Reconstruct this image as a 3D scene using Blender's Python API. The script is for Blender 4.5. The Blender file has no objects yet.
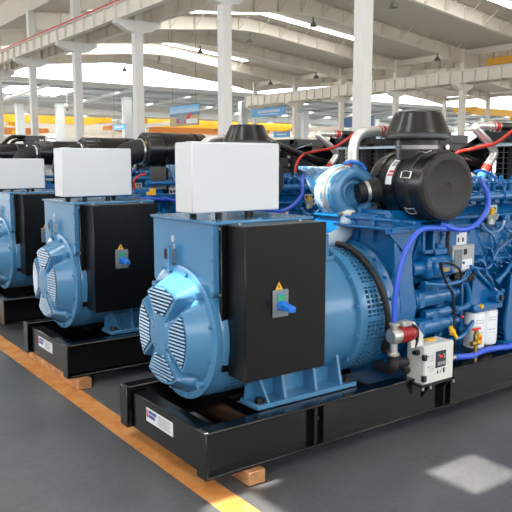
import bpy, bmesh, math, random
from mathutils import Vector, Matrix

random.seed(7)
SC = bpy.context.scene
COL = SC.collection
PI = math.pi

# ---------------------------------------------------------------- camera, sky, sun, exposure
cam_data = bpy.data.cameras.new('camera')
cam_data.sensor_width = 36.0
cam_data.lens = 700.0 / 512.0 * 36.0
cam_data.clip_start = 0.05
cam_data.clip_end = 600.0
cam = bpy.data.objects.new('camera', cam_data)
COL.objects.link(cam)
cam.location = (0.0, 0.0, 1.75)
cam.rotation_euler = (math.radians(90 - 7.73), 0.0, math.radians(54.04 - 90))
SC.camera = cam

world = bpy.data.worlds.new('daylight')
SC.world = world
world.use_nodes = True
wbg = world.node_tree.nodes['Background']
wbg.inputs[0].default_value = (0.90, 0.95, 1.0, 1)
wbg.inputs[1].default_value = 3.4

SUN_ELEV, SUN_AZ = math.radians(50.0), math.radians(-10.0)       # travel heading of the sunlight
SUN_DIR = Vector((math.cos(SUN_ELEV) * math.cos(SUN_AZ), math.cos(SUN_ELEV) * math.sin(SUN_AZ), -math.sin(SUN_ELEV)))
sun_data = bpy.data.lights.new('sun', 'SUN')
sun_data.energy = 14.0
sun_data.angle = math.radians(0.27)
sun_data.color = (1.0, 0.93, 0.82)
sun = bpy.data.objects.new('sun', sun_data)
COL.objects.link(sun)
sun.rotation_euler = SUN_DIR.to_track_quat('-Z', 'Y').to_euler()
ROOFLIGHT_POWER = 8.0

SC.view_settings.view_transform = 'Standard'
SC.view_settings.look = 'None'
SC.view_settings.exposure = 0.18
SC.view_settings.gamma = 1.0
SC.view_settings.use_curve_mapping = False
SC.cycles.max_bounces = 8
SC.cycles.diffuse_bounces = 4
SC.cycles.sample_clamp_indirect = 6.0

# ---------------------------------------------------------------- materials
def lin(c):
    return tuple(((v / 255.0) / 12.92 if v <= 10 else (((v / 255.0) + 0.055) / 1.055) ** 2.4) for v in c)

def mat(name, rgb, rough=0.5, metal=0.0, coat=0.0, emit=0.0, var=0.0, scale=8.0, bump=0.0, spec=0.5, bscale=60.0):
    m = bpy.data.materials.new(name)
    m.use_nodes = True
    nt = m.node_tree
    b = nt.nodes['Principled BSDF']
    c = lin(rgb)
    b.inputs['Base Color'].default_value = (*c, 1)
    b.inputs['Roughness'].default_value = rough
    b.inputs['Metallic'].default_value = metal
    b.inputs['Coat Weight'].default_value = coat
    b.inputs['Coat Roughness'].default_value = 0.12
    b.inputs['Specular IOR Level'].default_value = spec
    if emit > 0:
        b.inputs['Emission Color'].default_value = (*c, 1)
        b.inputs['Emission Strength'].default_value = emit
    if var > 0 or bump > 0:
        tc = nt.nodes.new('ShaderNodeTexCoord')
    if var > 0:
        n = nt.nodes.new('ShaderNodeTexNoise')
        n.inputs['Scale'].default_value = scale
        n.inputs['Detail'].default_value = 6
        r = nt.nodes.new('ShaderNodeValToRGB')
        r.color_ramp.elements[0].position = 0.3
        r.color_ramp.elements[1].position = 0.7
        r.color_ramp.elements[0].color = (*[v * (1 - var) for v in c], 1)
        r.color_ramp.elements[1].color = (*[min(1, v * (1 + var)) for v in c], 1)
        nt.links.new(tc.outputs['Object'], n.inputs['Vector'])
        nt.links.new(n.outputs['Fac'], r.inputs['Fac'])
        nt.links.new(r.outputs['Color'], b.inputs['Base Color'])
    if bump > 0:
        n2 = nt.nodes.new('ShaderNodeTexNoise')
        n2.inputs['Scale'].default_value = bscale
        bp = nt.nodes.new('ShaderNodeBump')
        bp.inputs['Strength'].default_value = bump
        bp.inputs['Distance'].default_value = 0.01
        nt.links.new(tc.outputs['Object'], n2.inputs['Vector'])
        nt.links.new(n2.outputs['Fac'], bp.inputs['Height'])
        nt.links.new(bp.outputs['Normal'], b.inputs['Normal'])
    return m

M = {}
def film_wrap():
    m = mat('film_over_blue', (222, 228, 228), 0.3)
    nt = m.node_tree; b = nt.nodes['Principled BSDF']
    tc = nt.nodes.new('ShaderNodeTexCoord'); n = nt.nodes.new('ShaderNodeTexNoise')
    n.inputs['Scale'].default_value = 7; n.inputs['Detail'].default_value = 7; n.inputs['Roughness'].default_value = 0.7
    r = nt.nodes.new('ShaderNodeValToRGB'); e = r.color_ramp.elements
    e[0].position = 0.50; e[0].color = (*lin((64, 124, 172)), 1); e[1].position = 0.66; e[1].color = (*lin((226, 230, 228)), 1)
    nt.links.new(tc.outputs['Object'], n.inputs['Vector']); nt.links.new(n.outputs['Fac'], r.inputs['Fac']); nt.links.new(r.outputs['Color'], b.inputs['Base Color'])
    return m
M['blue'] = mat('blue_enamel', (70, 128, 170), 0.24, 0, 0.5)
M['blue_engine'] = mat('engine_blue_enamel', (8, 96, 156), 0.24, 0, 0.5)
M['blue_hose'] = mat('blue_silicone', (54, 94, 214), 0.33)
M['black'] = mat('black_gloss_paint', (7, 7, 8), 0.2, 0, 0.2, bump=0.05, bscale=400)
M['black_cabinet'] = mat('black_powder_coat', (9, 8, 8), 0.3, spec=0.35)
M['black_plastic'] = mat('black_moulded_plastic', (17, 17, 18), 0.3, 0, 0.2)
M['black_matt'] = mat('matt_black_end_cap', (40, 38, 37), 0.6)
M['rubber'] = mat('black_rubber', (18, 18, 18), 0.6)
M['harness'] = mat('braided_harness', (26, 25, 24), 0.45, bump=0.5, bscale=120)
M['white'] = mat('white_cabinet_paint', (212, 214, 217), 0.35)
M['white_box'] = mat('white_heater_paint', (222, 221, 217), 0.4)
M['filter'] = mat('white_filter_can', (236, 240, 242), 0.3)
M['label'] = mat('label_paper', (226, 228, 230), 0.45)
M['ink_blue'] = mat('label_blue_ink', (62, 80, 150), 0.5)
M['ink_red'] = mat('label_red_ink', (200, 40, 50), 0.5)
M['ink_grey'] = mat('label_grey_ink', (150, 152, 158), 0.5)
M['ink_black'] = mat('label_black_ink', (25, 25, 28), 0.5)
M['yellow'] = mat('warning_yellow', (245, 190, 30), 0.45)
M['grey_plastic'] = mat('grey_switch_plate', (122, 130, 136), 0.4)
M['switch_blue'] = mat('blue_switch_grip', (40, 120, 215), 0.35)
M['switch_green'] = mat('green_switch_window', (60, 160, 110), 0.3)
M['steel'] = mat('polished_steel', (218, 215, 210), 0.33, 1.0)
M['band_steel'] = mat('brushed_band_steel', (150, 148, 144), 0.35, 1.0)
M['pipe_steel'] = mat('bright_pipe_steel', (226, 224, 220), 0.38, 0.75)
M['alu'] = mat('cast_aluminium', (196, 194, 188), 0.42, 0.85)
M['case_dark'] = mat('shaded_case_panel', (120, 128, 136), 0.35, 0.3)  # darker grey panel on the control unit case
M['alu_case'] = mat('grey_alloy_case', (176, 178, 178), 0.4, 0.4)
M['primer'] = mat('pale_grey_primer', (176, 194, 208), 0.35)
M['lagging'] = film_wrap()
M['red_hose'] = mat('red_silicone', (188, 48, 34), 0.4)
M['red_motor'] = mat('red_motor_paint', (160, 34, 36), 0.35)
M['red_tap'] = mat('red_handle', (226, 28, 40), 0.35)
M['brass'] = mat('brass', (186, 160, 84), 0.35, 0.8)
M['dark_screen'] = mat('dark_keypad', (48, 52, 62), 0.3)
M['red_led'] = mat('red_digits', (255, 50, 40), 0.4, emit=0.5)
M['wood'] = mat('raw_timber', (186, 134, 90), 0.7, var=0.4, scale=14)
M['dark_gap'] = mat('dark_interior', (14, 20, 30), 0.7)  # painted shade for louvers, slots and holes backed by solid surfaces
M['mesh_grey'] = mat('radiator_fins', (62, 68, 72), 0.5, 0.2)
M['frame_white'] = mat('cream_steel_paint', (238, 231, 219), 0.55)
M['yard'] = mat('pale_yard_concrete', (206, 204, 198), 0.8, var=0.08, scale=0.5)  # pale so the added outdoor slab bounces daylight inside
M['epoxy'] = mat('pale_floor_coating', (190, 190, 186), 0.5)  # pale tone chosen to bounce light, floor itself unseen
M['guard'] = mat('grey_wire_guard', (84, 88, 90), 0.5, 0.3)
M['column_white'] = mat('white_column_paint', (226, 224, 220), 0.5)
M['crane'] = mat('crane_yellow', (240, 176, 40), 0.5)
M['crane_orange'] = mat('crane_orange', (226, 140, 62), 0.5)
M['lower_grey'] = mat('grey_sheet', (176, 182, 186), 0.6)
M['lower_beam'] = mat('pale_grey_beam', (196, 198, 198), 0.6)
M['lower_cream'] = mat('cream_wall', (206, 198, 184), 0.7)
M['red_rail'] = mat('red_conductor', (200, 60, 50), 0.5)
M['rooflight'] = mat('translucent_rooflight', (255, 255, 252), 0.5, emit=ROOFLIGHT_POWER)
M['lamp_metal'] = mat('lamp_grey', (110, 106, 100), 0.5)
M['banner_blue'] = mat('banner_blue', (96, 168, 222), 0.5)
M['banner_navy'] = mat('banner_navy', (88, 122, 178), 0.5)
M['window_glow'] = mat('daylit_window', (255, 255, 255), 0.5, emit=1.6)

def concrete():
    m = bpy.data.materials.new('sealed_concrete')
    m.use_nodes = True
    nt = m.node_tree
    b = nt.nodes['Principled BSDF']
    tc = nt.nodes.new('ShaderNodeTexCoord')
    n1 = nt.nodes.new('ShaderNodeTexNoise'); n1.inputs['Scale'].default_value = 1.1; n1.inputs['Detail'].default_value = 8; n1.inputs['Roughness'].default_value = 0.65
    n2 = nt.nodes.new('ShaderNodeTexNoise'); n2.inputs['Scale'].default_value = 26; n2.inputs['Detail'].default_value = 5
    v = nt.nodes.new('ShaderNodeTexNoise'); v.inputs['Scale'].default_value = 85; v.inputs['Detail'].default_value = 1
    mix = nt.nodes.new('ShaderNodeMix'); mix.data_type = 'FLOAT'; mix.inputs[0].default_value = 0.3
    nt.links.new(tc.outputs['Object'], n1.inputs['Vector']); nt.links.new(tc.outputs['Object'], n2.inputs['Vector']); nt.links.new(tc.outputs['Object'], v.inputs['Vector'])
    nt.links.new(n1.outputs['Fac'], mix.inputs[2]); nt.links.new(n2.outputs['Fac'], mix.inputs[3])
    r = nt.nodes.new('ShaderNodeValToRGB')
    r.color_ramp.elements[0].position = 0.3; r.color_ramp.elements[0].color = (*lin(FLOOR_A), 1)
    r.color_ramp.elements[1].position = 0.7; r.color_ramp.elements[1].color = (*lin(FLOOR_B), 1)
    nt.links.new(mix.outputs[0], r.inputs['Fac'])
    sp = nt.nodes.new('ShaderNodeValToRGB')
    sp.color_ramp.elements[0].position = 0.70; sp.color_ramp.elements[0].color = (0, 0, 0, 1)
    sp.color_ramp.elements[1].position = 0.76; sp.color_ramp.elements[1].color = (1, 1, 1, 1)
    nt.links.new(v.outputs['Fac'], sp.inputs['Fac'])
    mc = nt.nodes.new('ShaderNodeMix'); mc.data_type = 'RGBA'
    nt.links.new(sp.outputs['Color'], mc.inputs[0]); nt.links.new(r.outputs['Color'], mc.inputs[6])
    mc.inputs[7].default_value = (*lin((150, 148, 144)), 1)
    nt.links.new(mc.outputs[2], b.inputs['Base Color'])
    rr = nt.nodes.new('ShaderNodeMapRange'); rr.inputs[3].default_value = 0.27; rr.inputs[4].default_value = 0.36
    nt.links.new(n1.outputs['Fac'], rr.inputs[0]); nt.links.new(rr.outputs[0], b.inputs['Roughness'])
    b.inputs['Specular IOR Level'].default_value = 0.7
    bp = nt.nodes.new('ShaderNodeBump'); bp.inputs['Strength'].default_value = 0.12; bp.inputs['Distance'].default_value = 0.01
    nt.links.new(n2.outputs['Fac'], bp.inputs['Height']); nt.links.new(bp.outputs['Normal'], b.inputs['Normal'])
    return m
FLOOR_A, FLOOR_B = (72, 73, 76), (102, 104, 107)
M['concrete'] = concrete()

def worn_paint():
    m = bpy.data.materials.new('worn_yellow_floor_paint')
    m.use_nodes = True
    nt = m.node_tree
    b = nt.nodes['Principled BSDF']
    tc = nt.nodes.new('ShaderNodeTexCoord')
    n1 = nt.nodes.new('ShaderNodeTexNoise'); n1.inputs['Scale'].default_value = 6; n1.inputs['Detail'].default_value = 8; n1.inputs['Roughness'].default_value = 0.7
    nt.links.new(tc.outputs['Object'], n1.inputs['Vector'])
    r = nt.nodes.new('ShaderNodeValToRGB')
    e = r.color_ramp.elements
    e[0].position = 0.28; e[0].color = (*lin((120, 96, 72)), 1)
    e[1].position = 0.72; e[1].color = (*lin((208, 160, 104)), 1)
    k = e.new(0.45); k.color = (*lin((198, 126, 60)), 1)
    nt.links.new(n1.outputs['Fac'], r.inputs['Fac']); nt.links.new(r.outputs['Color'], b.inputs['Base Color'])
    b.inputs['Roughness'].default_value = 0.55
    return m
M['floor_paint'] = worn_paint()

def roof_sheet():
    m = bpy.data.materials.new('ribbed_roof_sheet')
    m.use_nodes = True
    nt = m.node_tree
    b = nt.nodes['Principled BSDF']
    b.inputs['Base Color'].default_value = (*lin((214, 206, 194)), 1)
    b.inputs['Roughness'].default_value = 0.55
    tc = nt.nodes.new('ShaderNodeTexCoord')
    w = nt.nodes.new('ShaderNodeTexWave'); w.bands_direction = 'Y'; w.inputs['Scale'].default_value = 1.6
    bp = nt.nodes.new('ShaderNodeBump'); bp.inputs['Strength'].default_value = 0.6; bp.inputs['Distance'].default_value = 0.05
    nt.links.new(tc.outputs['Object'], w.inputs['Vector']); nt.links.new(w.outputs['Fac'], bp.inputs['Height'])
    nt.links.new(bp.outputs['Normal'], b.inputs['Normal'])
    return m
M['roof'] = roof_sheet()

def poster_material(x0, x1, z0, z1):
    # a printed landscape: sky, hills, field, in object coordinates of the hanging sheet
    m = bpy.data.materials.new('printed_landscape')
    m.use_nodes = True
    nt = m.node_tree
    b = nt.nodes['Principled BSDF']
    tc = nt.nodes.new('ShaderNodeTexCoord')
    s = nt.nodes.new('ShaderNodeSeparateXYZ'); nt.links.new(tc.outputs['Generated'], s.inputs[0])
    n = nt.nodes.new('ShaderNodeTexNoise'); n.inputs['Scale'].default_value = 4
    nt.links.new(tc.outputs['Generated'], n.inputs['Vector'])
    ad = nt.nodes.new('ShaderNodeMath'); ad.operation = 'MULTIPLY_ADD'; ad.inputs[1].default_value = 0.12
    nt.links.new(n.outputs['Fac'], ad.inputs[0]); nt.links.new(s.outputs['Z'], ad.inputs[2])
    r = nt.nodes.new('ShaderNodeValToRGB')
    e = r.color_ramp.elements
    e[0].position = 0.0; e[0].color = (*lin((170, 150, 120)), 1)
    e[1].position = 1.0; e[1].color = (*lin((110, 175, 225)), 1)
    for p, c in ((0.50, (196, 168, 104)), (0.56, (88, 104, 140)), (0.66, (100, 128, 168)), (0.72, (170, 205, 230))):
        k = e.new(p); k.color = (*lin(c), 1)
    nt.links.new(ad.outputs[0], r.inputs['Fac']); nt.links.new(r.outputs['Color'], b.inputs['Base Color'])
    b.inputs['Roughness'].default_value = 0.5
    return m
M['poster'] = poster_material(0, 1, 0, 1)

# ---------------------------------------------------------------- mesh builder
class MB:
    def __init__(self):
        self.v, self.f, self.mi, self.cur = [], [], [], 0
    def m(self, i):
        self.cur = i
        return self
    def face(self, idx):
        self.f.append(tuple(idx)); self.mi.append(self.cur)
    def add(self, verts, faces):
        o = len(self.v)
        self.v += [tuple(p) for p in verts]
        for f in faces:
            self.face([i + o for i in f])
        return self
    def box(self, x0, x1, y0, y1, z0, z1, b=0.0, rot=None):
        lo = (min(x0, x1), min(y0, y1), min(z0, z1)); hi = (max(x0, x1), max(y0, y1), max(z0, z1))
        b = min(b, 0.45 * min(hi[i] - lo[i] for i in range(3)))
        vs, key = [], {}
        for sx in (0, 1):
            for sy in (0, 1):
                for sz in (0, 1):
                    s = (sx, sy, sz)
                    for ax in range(3):
                        if b <= 0 and ax > 0:
                            key[(s, ax)] = key[(s, 0)]
                            continue
                        p = [hi[i] if s[i] else lo[i] for i in range(3)]
                        if b > 0:
                            for i in range(3):
                                if i != ax:
                                    p[i] += -b if s[i] else b
                        key[(s, ax)] = len(vs); vs.append(p)
        fs = []
        for ax in range(3):
            a1, a2 = (ax + 1) % 3, (ax + 2) % 3
            for sg in (0, 1):
                q = []
                for u, w in ((0, 0), (1, 0), (1, 1), (0, 1)):
                    s = [0, 0, 0]; s[ax] = sg; s[a1] = u; s[a2] = w
                    q.append(key[(tuple(s), ax)])
                fs.append(q)
        if b > 0:
            for ax in range(3):
                a1, a2 = (ax + 1) % 3, (ax + 2) % 3
                for u in (0, 1):
                    for w in (0, 1):
                        s0 = [0, 0, 0]; s0[a1] = u; s0[a2] = w
                        s1 = list(s0); s1[ax] = 1
                        fs.append([key[(tuple(s0), a1)], key[(tuple(s1), a1)], key[(tuple(s1), a2)], key[(tuple(s0), a2)]])
            for sx in (0, 1):
                for sy in (0, 1):
                    for sz in (0, 1):
                        fs.append([key[((sx, sy, sz), a)] for a in range(3)])
        if rot:
            c = Vector([(lo[i] + hi[i]) / 2 for i in range(3)])
            vs = [c + rot @ (Vector(p) - c) for p in vs]
        return self.add(vs, fs)
    def frame(self, d):
        d = Vector(d).normalized()
        u = Vector((0, 0, 1)) if abs(d.z) < 0.9 else Vector((1, 0, 0))
        a = d.cross(u).normalized(); b = d.cross(a).normalized()
        return d, a, b
    def lathe(self, p, d, prof, n=24, cap=True):
        d, a, b = self.frame(d); p = Vector(p)
        vs, fs = [], []
        for t, r in prof:
            for k in range(n):
                w = 2 * PI * k / n
                vs.append(p + d * t + (a * math.cos(w) + b * math.sin(w)) * r)
        for i in range(len(prof) - 1):
            for k in range(n):
                k2 = (k + 1) % n
                fs.append([i * n + k, i * n + k2, (i + 1) * n + k2, (i + 1) * n + k])
        if cap:
            fs.append(list(range(n))[::-1]); fs.append([(len(prof) - 1) * n + k for k in range(n)])
        return self.add(vs, fs)
    def cyl(self, p0, p1, r, n=16, r1=None, b=0.0):
        p0, p1 = Vector(p0), Vector(p1); L = (p1 - p0).length; r1 = r if r1 is None else r1
        if b > 0:
            return self.lathe(p0, p1 - p0, [(0, r - b), (b, r), (L - b, r1), (L, r1 - b)], n)
        return self.lathe(p0, p1 - p0, [(0, r), (L, r1)], n)
    def tube(self, pts, r, n=10, closed=False, sub=6, radii=None):
        P = [Vector(p) for p in pts]
        if sub > 1 and len(P) > 2:
            Q = []; N = len(P); rng = N if closed else N - 1; RR = []
            for i in range(rng):
                g = lambda j: P[j % N] if closed else P[max(0, min(N - 1, j))]
                p0, p1, p2, p3 = g(i - 1), g(i), g(i + 1), g(i + 2)
                for k in range(sub):
                    t = k / sub
                    Q.append(0.5 * ((2 * p1) + (p2 - p0) * t + (2 * p0 - 5 * p1 + 4 * p2 - p3) * t * t + (3 * p1 - p0 - 3 * p2 + p3) * t ** 3))
                    if radii: RR.append(radii[i % N] * (1 - t) + radii[(i + 1) % N] * t)
            if not closed:
                Q.append(P[-1])
                if radii: RR.append(radii[-1])
            P = Q; radii = RR if radii else None
        N = len(P); vs, fs = [], []
        ref = None
        for i in range(N):
            if closed: d = P[(i + 1) % N] - P[i - 1]
            else: d = P[min(N - 1, i + 1)] - P[max(0, i - 1)]
            d.normalize()
            if ref is None:
                u = Vector((0, 0, 1)) if abs(d.z) < 0.9 else Vector((1, 0, 0))
                a = d.cross(u).normalized()
            else:
                a = (ref - d * ref.dot(d)).normalized()
            ref = a; b = d.cross(a)
            rr = radii[i] if radii else r
            for k in range(n):
                w = 2 * PI * k / n
                vs.append(P[i] + (a * math.cos(w) + b * math.sin(w)) * rr)
        for i in range(N if closed else N - 1):
            j = (i + 1) % N
            for k in range(n):
                k2 = (k + 1) % n
                fs.append([i * n + k, i * n + k2, j * n + k2, j * n + k])
        if not closed:
            fs.append(list(range(n))[::-1]); fs.append([(N - 1) * n + k for k in range(n)])
        return self.add(vs, fs)
    def prism(self, poly, ax, lo, hi):
        # poly: 2-D points in the plane of the two other axes (cyclic order x,y,z)
        n = len(poly); vs = []
        for t in (lo, hi):
            for u, w in poly:
                p = [0, 0, 0]
                if ax == 0: p = [t, u, w]
                elif ax == 1: p = [u, t, w]
                else: p = [u, w, t]
                vs.append(p)
        fs = [list(range(n)), list(range(n, 2 * n))[::-1]]
        for k in range(n):
            k2 = (k + 1) % n
            fs.append([k, k2, n + k2, n + k])
        return self.add(vs, fs)
    def plate(self, pts, nrm, t):
        nrm = Vector(nrm).normalized() * t; n = len(pts)
        vs = [Vector(p) for p in pts] + [Vector(p) + nrm for p in pts]
        fs = [list(range(n)), list(range(n, 2 * n))[::-1]] + [[k, (k + 1) % n, n + (k + 1) % n, n + k] for k in range(n)]
        return self.add(vs, fs)
    def sphere(self, c, r, n=12, s=(1, 1, 1)):
        c = Vector(c); vs, fs = [], []; m = n // 2
        for i in range(m + 1):
            th = PI * i / m
            for k in range(n):
                ph = 2 * PI * k / n
                vs.append(c + Vector((s[0] * r * math.sin(th) * math.cos(ph), s[1] * r * math.sin(th) * math.sin(ph), s[2] * r * math.cos(th))))
        for i in range(m):
            for k in range(n):
                k2 = (k + 1) % n
                fs.append([i * n + k, i * n + k2, (i + 1) * n + k2, (i + 1) * n + k])
        return self.add(vs, fs)
    def bolt(self, p, d, r=0.012, h=0.012):
        return self.cyl(p, Vector(p) + Vector(d).normalized() * h, r, 6)
    def build(self, name, mats, parent=None, angle=38):
        if not isinstance(mats, (list, tuple)): mats = [mats]
        me = bpy.data.meshes.new(name)
        me.from_pydata(self.v, [], self.f)
        for m_ in mats: me.materials.append(m_)
        for p, i in zip(me.polygons, self.mi): p.material_index = i
        bm = bmesh.new(); bm.from_mesh(me)
        bmesh.ops.remove_doubles(bm, verts=bm.verts, dist=1e-6)
        bmesh.ops.recalc_face_normals(bm, faces=bm.faces)
        lim = math.radians(angle)
        for e in bm.edges:
            e.smooth = len(e.link_faces) == 2 and e.calc_face_angle(0.0) < lim
        for f in bm.faces: f.smooth = True
        bm.to_mesh(me); bm.free()
        o = bpy.data.objects.new(name, me)
        COL.objects.link(o)
        if parent: o.parent = parent
        return o

def struct(o):
    o['kind'] = 'structure'
    return o

def tag(o, label, cat, group=None):
    o['label'] = label; o['category'] = cat
    if group: o['group'] = group
    return o

def empty(name, loc):
    o = bpy.data.objects.new(name, None)
    o.empty_display_size = 0.2
    COL.objects.link(o); o.location = loc
    return o

def copy_tree(o, parent=None, skip=()):
    c = o.copy(); COL.objects.link(c); c.parent = parent
    for ch in list(o.children):
        if ch.name.split('.')[0] in skip: continue
        copy_tree(ch, c, skip)
    return c

# ================================================================ the hall
A_X, B_X, C_X = 12.2, 39.77, 67.3
A_Y = [0.6, 6.5, 12.46, 18.45, 24.33, 30.2, 36.1, 42.0, 47.9, 53.8]
B_Y = [1.0, 7.0, 13.0, 19.0, 25.0, 31.0, 37.05, 43.0, 48.95, 55.0]
SET_X, SET_Y = 1.83, 2.964            # near corner of the front generator set

mb = MB(); mb.box(-16, 10.5, -18, 57, -0.2, 0.0); struct(mb.build('floor', M['concrete']))
mb = MB(); mb.box(10.5, 112, -18, 57, -0.2, 0.0); struct(mb.build('floor_main_aisle', M['epoxy']))  # unseen floor, made pale to bounce light up at the roof
mb = MB(); mb.box(-16, 112, 57, 96, -0.2, 0.0); struct(mb.build('floor_lower_hall', M['epoxy']))  # also made pale, bouncing light onto the lower ceiling
mb = MB(); mb.box(-90, -16, -90, 120, -0.25, -0.03); mb.box(-16, 160, -90, -18, -0.25, -0.03); mb.box(-16, 160, 96, 160, -0.25, -0.03); mb.box(112, 160, -18, 96, -0.25, -0.03); struct(mb.build('ground', M['yard']))  # added unseen slab, reflects daylight onto the ceiling
mb = MB(); mb.box(SET_X - 0.022, SET_X + 0.137, -6, 40, 0.0, 0.002); struct(mb.build('floor_marking', M['floor_paint']))

# roof over the near bay: flat deck with holes added to aim sun patches
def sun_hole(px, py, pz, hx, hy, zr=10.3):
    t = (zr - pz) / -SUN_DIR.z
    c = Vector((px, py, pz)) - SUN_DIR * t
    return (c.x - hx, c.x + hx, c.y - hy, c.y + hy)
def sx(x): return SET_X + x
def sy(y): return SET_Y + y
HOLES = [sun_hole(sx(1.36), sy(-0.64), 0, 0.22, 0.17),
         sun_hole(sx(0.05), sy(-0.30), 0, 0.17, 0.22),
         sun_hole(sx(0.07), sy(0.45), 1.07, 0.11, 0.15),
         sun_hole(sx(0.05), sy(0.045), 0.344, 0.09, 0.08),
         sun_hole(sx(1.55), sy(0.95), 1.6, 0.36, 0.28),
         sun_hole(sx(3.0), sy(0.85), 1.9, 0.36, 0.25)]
def holed_slab(x0, x1, y0, y1, z0, z1, holes):
    xs = sorted({x0, x1} | {h[0] for h in holes} | {h[1] for h in holes})
    ys = sorted({y0, y1} | {h[2] for h in holes} | {h[3] for h in holes})
    mb = MB()
    for i in range(len(xs) - 1):
        for j in range(len(ys) - 1):
            cx, cy = (xs[i] + xs[i + 1]) / 2, (ys[j] + ys[j + 1]) / 2
            if any(h[0] < cx < h[1] and h[2] < cy < h[3] for h in holes): continue
            mb.box(xs[i], xs[i + 1], ys[j], ys[j + 1], z0, z1)
    return mb
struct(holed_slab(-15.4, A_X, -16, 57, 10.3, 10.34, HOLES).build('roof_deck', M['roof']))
for y in (-8, -2, 4, 10, 16):
    for x in (-11.0, -2.0, 6.0):
        mb = MB(); mb.box(x - 1.8, x + 1.8, y - 0.6, y + 0.6, 10.24, 10.29); struct(mb.build('rooflight', M['rooflight']))  # added unseen glow panels, top light for the foreground

mb = MB(); mb.box(-16.2, -16, -18, 57, 0, 5.2); struct(mb.build('wall_left', M['lower_cream']))  # unseen wall added to block low daylight from this side
mb = MB(); mb.box(-16, 112, -18.2, -18, 0, 3.4); struct(mb.build('wall_front', M['lower_cream']))  # added out of view, cuts low light from the front
mb = MB(); mb.box(A_X - 0.06, A_X + 0.06, -16, 57, 9.15, 10.4); struct(mb.build('trim_2', M['roof']))
EAVE, RIDGE = 9.2, 10.55
def roof_z(x, x0, x1):
    xm = (x0 + x1) / 2
    return EAVE + (RIDGE - EAVE) * (1 - abs(x - xm) / (xm - x0))
for x0, x1 in ((A_X, B_X), (B_X, C_X), (C_X, C_X + 27.6)):
    xm = (x0 + x1) / 2
    for a, b, za, zb in ((x0, xm, EAVE, RIDGE), (xm, x1, RIDGE, EAVE)):
        mb = MB(); mb.prism([(a, za), (b, zb), (b, zb + 0.06), (a, za + 0.06)], 1, 0, 1)
        mb.v = [(p[0], -16 + p[1] * 73.5, p[2]) for p in mb.v]
        struct(mb.build('roof_panel', M['roof']))
def rooflight(x0, x1, y, w, bx0, bx1):
    xm = (bx0 + bx1) / 2
    cuts = [x0] + ([xm] if x0 < xm < x1 else []) + [x1]
    mb = MB()
    for a, b in zip(cuts[:-1], cuts[1:]):
        za, zb = roof_z(a, bx0, bx1) - 0.05, roof_z(b, bx0, bx1) - 0.05
        mb.prism([(a, za), (b, zb), (b, zb + 0.04), (a, za + 0.04)], 1, y - w / 2, y + w / 2)
    struct(mb.build('rooflight', M['rooflight']))
for y in (-1.0, 11.0, 23.0, 35.0, 47.7):
    rooflight(14.5, 33.6, y, 0.55, A_X, B_X)
rooflight(13.2, 16.4, 43.0, 0.5, A_X, B_X)
for y in (28.0, 40.0, 52.0):
    rooflight(50.0, 62.0, y, 0.5, B_X, C_X)

def rafter(x0, x1, ya, yb):
    prof = [(0.25, 8.32), (3.0, 8.74), (9.0, 9.32), (12.5, 9.70), (13.8, 9.74)]
    L = x1 - x0
    low = [(x0 + a, z) for a, z in prof] + [(x1 - a, z) for a, z in prof[-2::-1]]
    mb = MB()
    top = [(x, roof_z(x, x0, x1) - 0.06) for x, z in low]
    for i in range(len(low) - 1):
        (a, za), (b, zb) = low[i], low[i + 1]
        mb.prism([(a, za), (b, zb), top[i + 1], top[i]], 1, -0.012, 0.012)
        mb.prism([(a, za - 0.03), (b, zb - 0.03), (b, zb), (a, za)], 1, -0.13, 0.13)
        mb.prism([(top[i][0], top[i][1] - 0.03), (top[i + 1][0], top[i + 1][1] - 0.03), top[i + 1], top[i]], 1, -0.13, 0.13)
    n = int(L / 1.55)
    def zl(x):
        for i in range(len(low) - 1):
            if low[i][0] <= x <= low[i + 1][0]:
                t = (x - low[i][0]) / (low[i + 1][0] - low[i][0]); return low[i][1] * (1 - t) + low[i + 1][1] * t
        return low[0][1]
    for k in range(1, n):
        x = x0 + L * k / n
        z0, z1 = zl(x), roof_z(x, x0, x1) - 0.08
        mb.box(x - 0.012, x + 0.012, -0.12, 0.12, z0, z1)
        for s in (-1, 1):
            mb.cyl((x, s * 0.1, z0 + 0.02), (x + 0.12, s * 0.95, z1 + 0.04), 0.028, 5)
    mb.v = [(p[0], p[1] + ya + (p[0] - x0) / L * (yb - ya), p[2]) for p in mb.v]
    struct(mb.build('rafter', M['frame_white'], angle=20))
for ya, yb in zip(A_Y, B_Y):
    rafter(A_X, B_X, ya, yb)
for yb in B_Y:
    rafter(B_X, C_X, yb, yb)
def box_column(x, y, h, wx, wy, m='column_white', corbel=None, name='column'):
    mb = MB()
    mb.box(x - wx / 2, x + wx / 2, y - wy / 2, y + wy / 2, 0.0, h, 0.012)
    mb.box(x - wx / 2 - 0.12, x + wx / 2 + 0.12, y - wy / 2 - 0.12, y + wy / 2 + 0.12, 0.0, 0.03)
    if corbel:
        for s in (-1, 1):
            mb.prism([(x + s * wx / 2, corbel - 0.42), (x + s * (wx / 2 + 0.3), corbel - 0.38), (x + s * (wx / 2 + 0.75), corbel - 0.16), (x + s * (wx / 2 + 0.75), corbel), (x + s * wx / 2, corbel)], 1, y - 0.16, y + 0.16)
            mb.box(x + s * (wx / 2), x + s * (wx / 2 + 0.78), y - 0.2, y + 0.2, corbel - 0.03, corbel)
        mb.box(x - wx / 2 - 0.02, x + wx / 2 + 0.02, y - wy / 2 - 0.02, y + wy / 2 + 0.02, corbel - 0.46, corbel - 0.42)
        mb.box(x - wx / 2 - 0.02, x + wx / 2 + 0.02, y - wy / 2 - 0.02, y + wy / 2 + 0.02, corbel - 0.02, corbel + 0.02)
    struct(mb.build(name, M[m]))
for y in A_Y: box_column(A_X, y, 9.2, 0.32, 0.34, corbel=6.88)
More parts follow.
